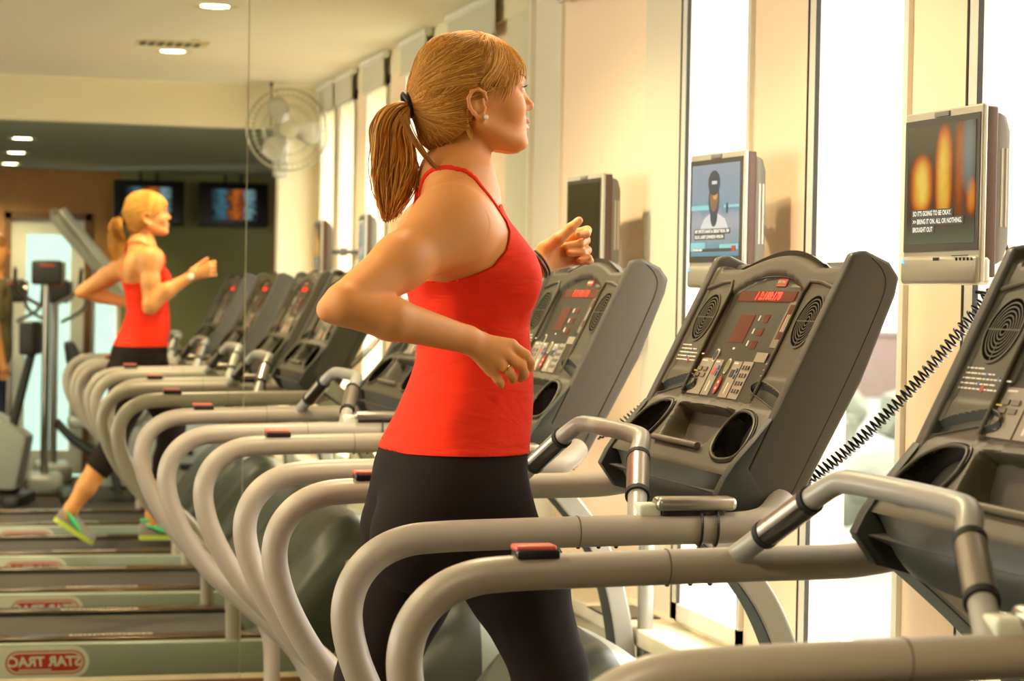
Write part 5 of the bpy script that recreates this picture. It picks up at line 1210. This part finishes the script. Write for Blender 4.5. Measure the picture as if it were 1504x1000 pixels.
# shoes
def shoe(heel,toe,up,parent):
    h=Vector(heel); t=Vector(toe); d=(t-h).normalized(); L=(t-h).length; up=Vector(up); up=(up-d*up.dot(d)).normalized(); s=d.cross(up)
    def pt(a,b_,c): return tuple(h+d*(a*L)+up*b_+s*c)
    m=MB(); st=[(0.0,0.026,0.060,0.75),(0.06,0.032,0.078,1),(0.2,0.034,0.082,1),(0.33,0.035,0.072,1),(0.5,0.038,0.058,1),(0.7,0.044,0.046,1),(0.86,0.042,0.036,1),(0.97,0.028,0.026,1),(1.0,0.010,0.018,1)]
    n=16; vs=[]
    for a,w,hh,_ in st:
        for k in range(n):
            an=2*PI*k/n; c=math.cos(an); z=math.sin(an)
            vs.append(pt(a,0.014+(hh if z>0 else 0.006)*abs(z)**0.7*(1 if z>0 else -1)*(0.9),w*math.copysign(abs(c)**0.7,c)*(1 if z<=0 else 1-0.35*z)))
    fs=[];mi=[]
    for i in range(len(st)-1):
        for k in range(n): fs.append((i*n+k,i*n+(k+1)%n,(i+1)*n+(k+1)%n,(i+1)*n+k))
    m.add(vs,fs,0,True); m.add(vs[:n],[tuple(range(n))],0); m.add(vs[-n:],[tuple(range(n))[::-1]],0); o=m.build('shoe',M_shoe,parent)
    m=MB(); out=[]
    for side in (1,-1):
        for a,w,hh,_ in (st if side>0 else st[::-1]): out.append((a,w*side*1.06))
    A_=[pt(a,-0.006,c) for a,c in out]; B_=[pt(a,0.016,c) for a,c in out]; k=len(out)
    m.add(A_+B_,[tuple(range(k)),tuple(range(k,2*k))[::-1]]+[(i,k+i,k+(i+1)%k,(i+1)%k) for i in range(k)]); m.build('sole',M_sole,o)
    for side in (-1,1):
        m=MB(); m.tube([pt(0.10,0.066,0.031*side),pt(0.25,0.055,0.036*side),pt(0.42,0.038,0.041*side),pt(0.60,0.024,0.046*side)],[0.004,0.009,0.011,0.006],8); m.build('side_stripe',M_shoeg,o)
    m=MB()
    for a in (0.42,0.50,0.58,0.66): m.tube([pt(a,0.052-0.03*(a-.42),-0.022),pt(a,0.066-0.06*(a-.42),0),pt(a,0.052-0.03*(a-.42),0.022)],0.0028,6)
    m.build('laces',M_labelwhite,o)
    m=MB(); m.tube([pt(0.17+0.13*math.cos(2*PI*k/18),0.088,0.026*math.sin(2*PI*k/18)) for k in range(18)],0.007,8,closed=True); m.build('collar',M_shoeg,o)
shoe((0.890,3.70,0.212),(1.135,3.70,0.212),(0,0,1),woman)
shoe((0.475,3.875,0.325),(0.655,3.875,0.205),(0.5,0,0.8),woman)
# ankles and feet inside the shoes
tag(woman,'woman in a red tank top and dark leggings running, blonde ponytail, right elbow drawn back','person')

# ------------------------------------------------------------------ bystander behind the camera, seen at the left edge of the mirror
man=empty('person',(0,0,0)); mx_,my_=0.27,-1.0
BQ=[]
o_=np.array([mx_,my_,0.0])
def A(x,y,z): return o_+np.array([x,y,z])
BQ.append(ell(A(0,0,1.66),(0.095,0.078,0.12),0.02)); BQ.append(cap(A(0,0,1.45),A(0,0,1.58),0.055,0.052,0.03))
BQ.append(ell(A(0.10,0,1.655),(0.018,0.012,0.014),0.01)); BQ+= [ell(A(0,s*0.08,1.66),(0.018,0.008,0.028),0.008) for s in (-1,1)]
BQ.append(ell(A(0,0,1.28),(0.115,0.17,0.22),0.04)); BQ.append(ell(A(0,0,1.02),(0.12,0.165,0.20),0.05)); BQ.append(cap(A(0,-0.15,1.42),A(0,0.15,1.42),0.062,0.062,0.04))
for s in (-1,1):
    BQ+=[cap(A(0,s*0.19,1.40),A(0.0,s*0.225,1.14),0.050,0.040,0.03),cap(A(0.0,s*0.225,1.14),A(0.05,s*0.225,0.92),0.038,0.027,0.02),cap(A(0.05,s*0.225,0.92),A(0.065,s*0.222,0.86),0.026,0.030,0.01)]
    for f in range(4): BQ.append(cap(A(0.045+0.014*f,s*0.222,0.86),A(0.045+0.015*f,s*0.215,0.785+0.006*abs(f-1.5)),0.010,0.008,0.004))
    BQ.append(cap(A(0.085,s*0.218,0.89),A(0.105,s*0.20,0.83),0.011,0.009,0.006))
    BQ+=[cap(A(0,s*0.09,0.92),A(0.01,s*0.10,0.50),0.090,0.058,0.03),cap(A(0.01,s*0.10,0.50),A(-0.02,s*0.10,0.10),0.054,0.036,0.02),cap(A(-0.04,s*0.10,0.045),A(0.15,s*0.115,0.04),0.038,0.034,0.02)]
AQ=[axis([(mx_-0.2,mx_+0.25,0.006)]),axis([(my_-0.32,my_+0.32,0.006)]),axis([(-0.01,1.82,0.007)])]
FQ=field(BQ,AQ); qv,qq=nets(FQ,AQ); net_obj('body',smooth_mesh(qv,qq,1,0.4),qq,[M_skin],man)
gx,gy,gz=np.meshgrid(*AQ,indexing='ij',sparse=True)
def wear(name,grow,reg,m):
    Fc=np.maximum(np.maximum(FQ-grow,reg),-(FQ+0.006)).astype(np.float32); a_,b_=nets(Fc,AQ); net_obj(name,smooth_mesh(a_,b_,1,0.4),b_,[m],man)
arm_=0.165-np.abs(gy-my_)+0*gz
wear('shirt',0.012,np.maximum(gz-1.475,np.where(np.abs(gy-my_)>0.175,1.19-gz,0.86-gz)),mat('shirt_olive',(104,92,54),0.85))
wear('jeans',0.009,np.maximum(np.maximum(gz-0.93,0.085-gz),np.abs(gy-my_)-0.192),mat('jeans_blue',(48,58,78),0.85))
wear('shoes',0.008,gz-0.075+0*gx,M_machd)
wear('hair',0.012,np.maximum(1.70-gz-0.9*np.clip(-(gx-mx_),0,0.06),(gx-mx_)-0.075),M_hairD)
tag(man,'person in an olive short-sleeved shirt standing at the far left edge of the mirror','person')
for r_,L_ in ((woman,Vector((0.87,YC,0.2))),(man,Vector((mx_,my_,0.0)))):
    r_.location=L_
    for c_ in kids(r_): c_.location=c_.location-L_
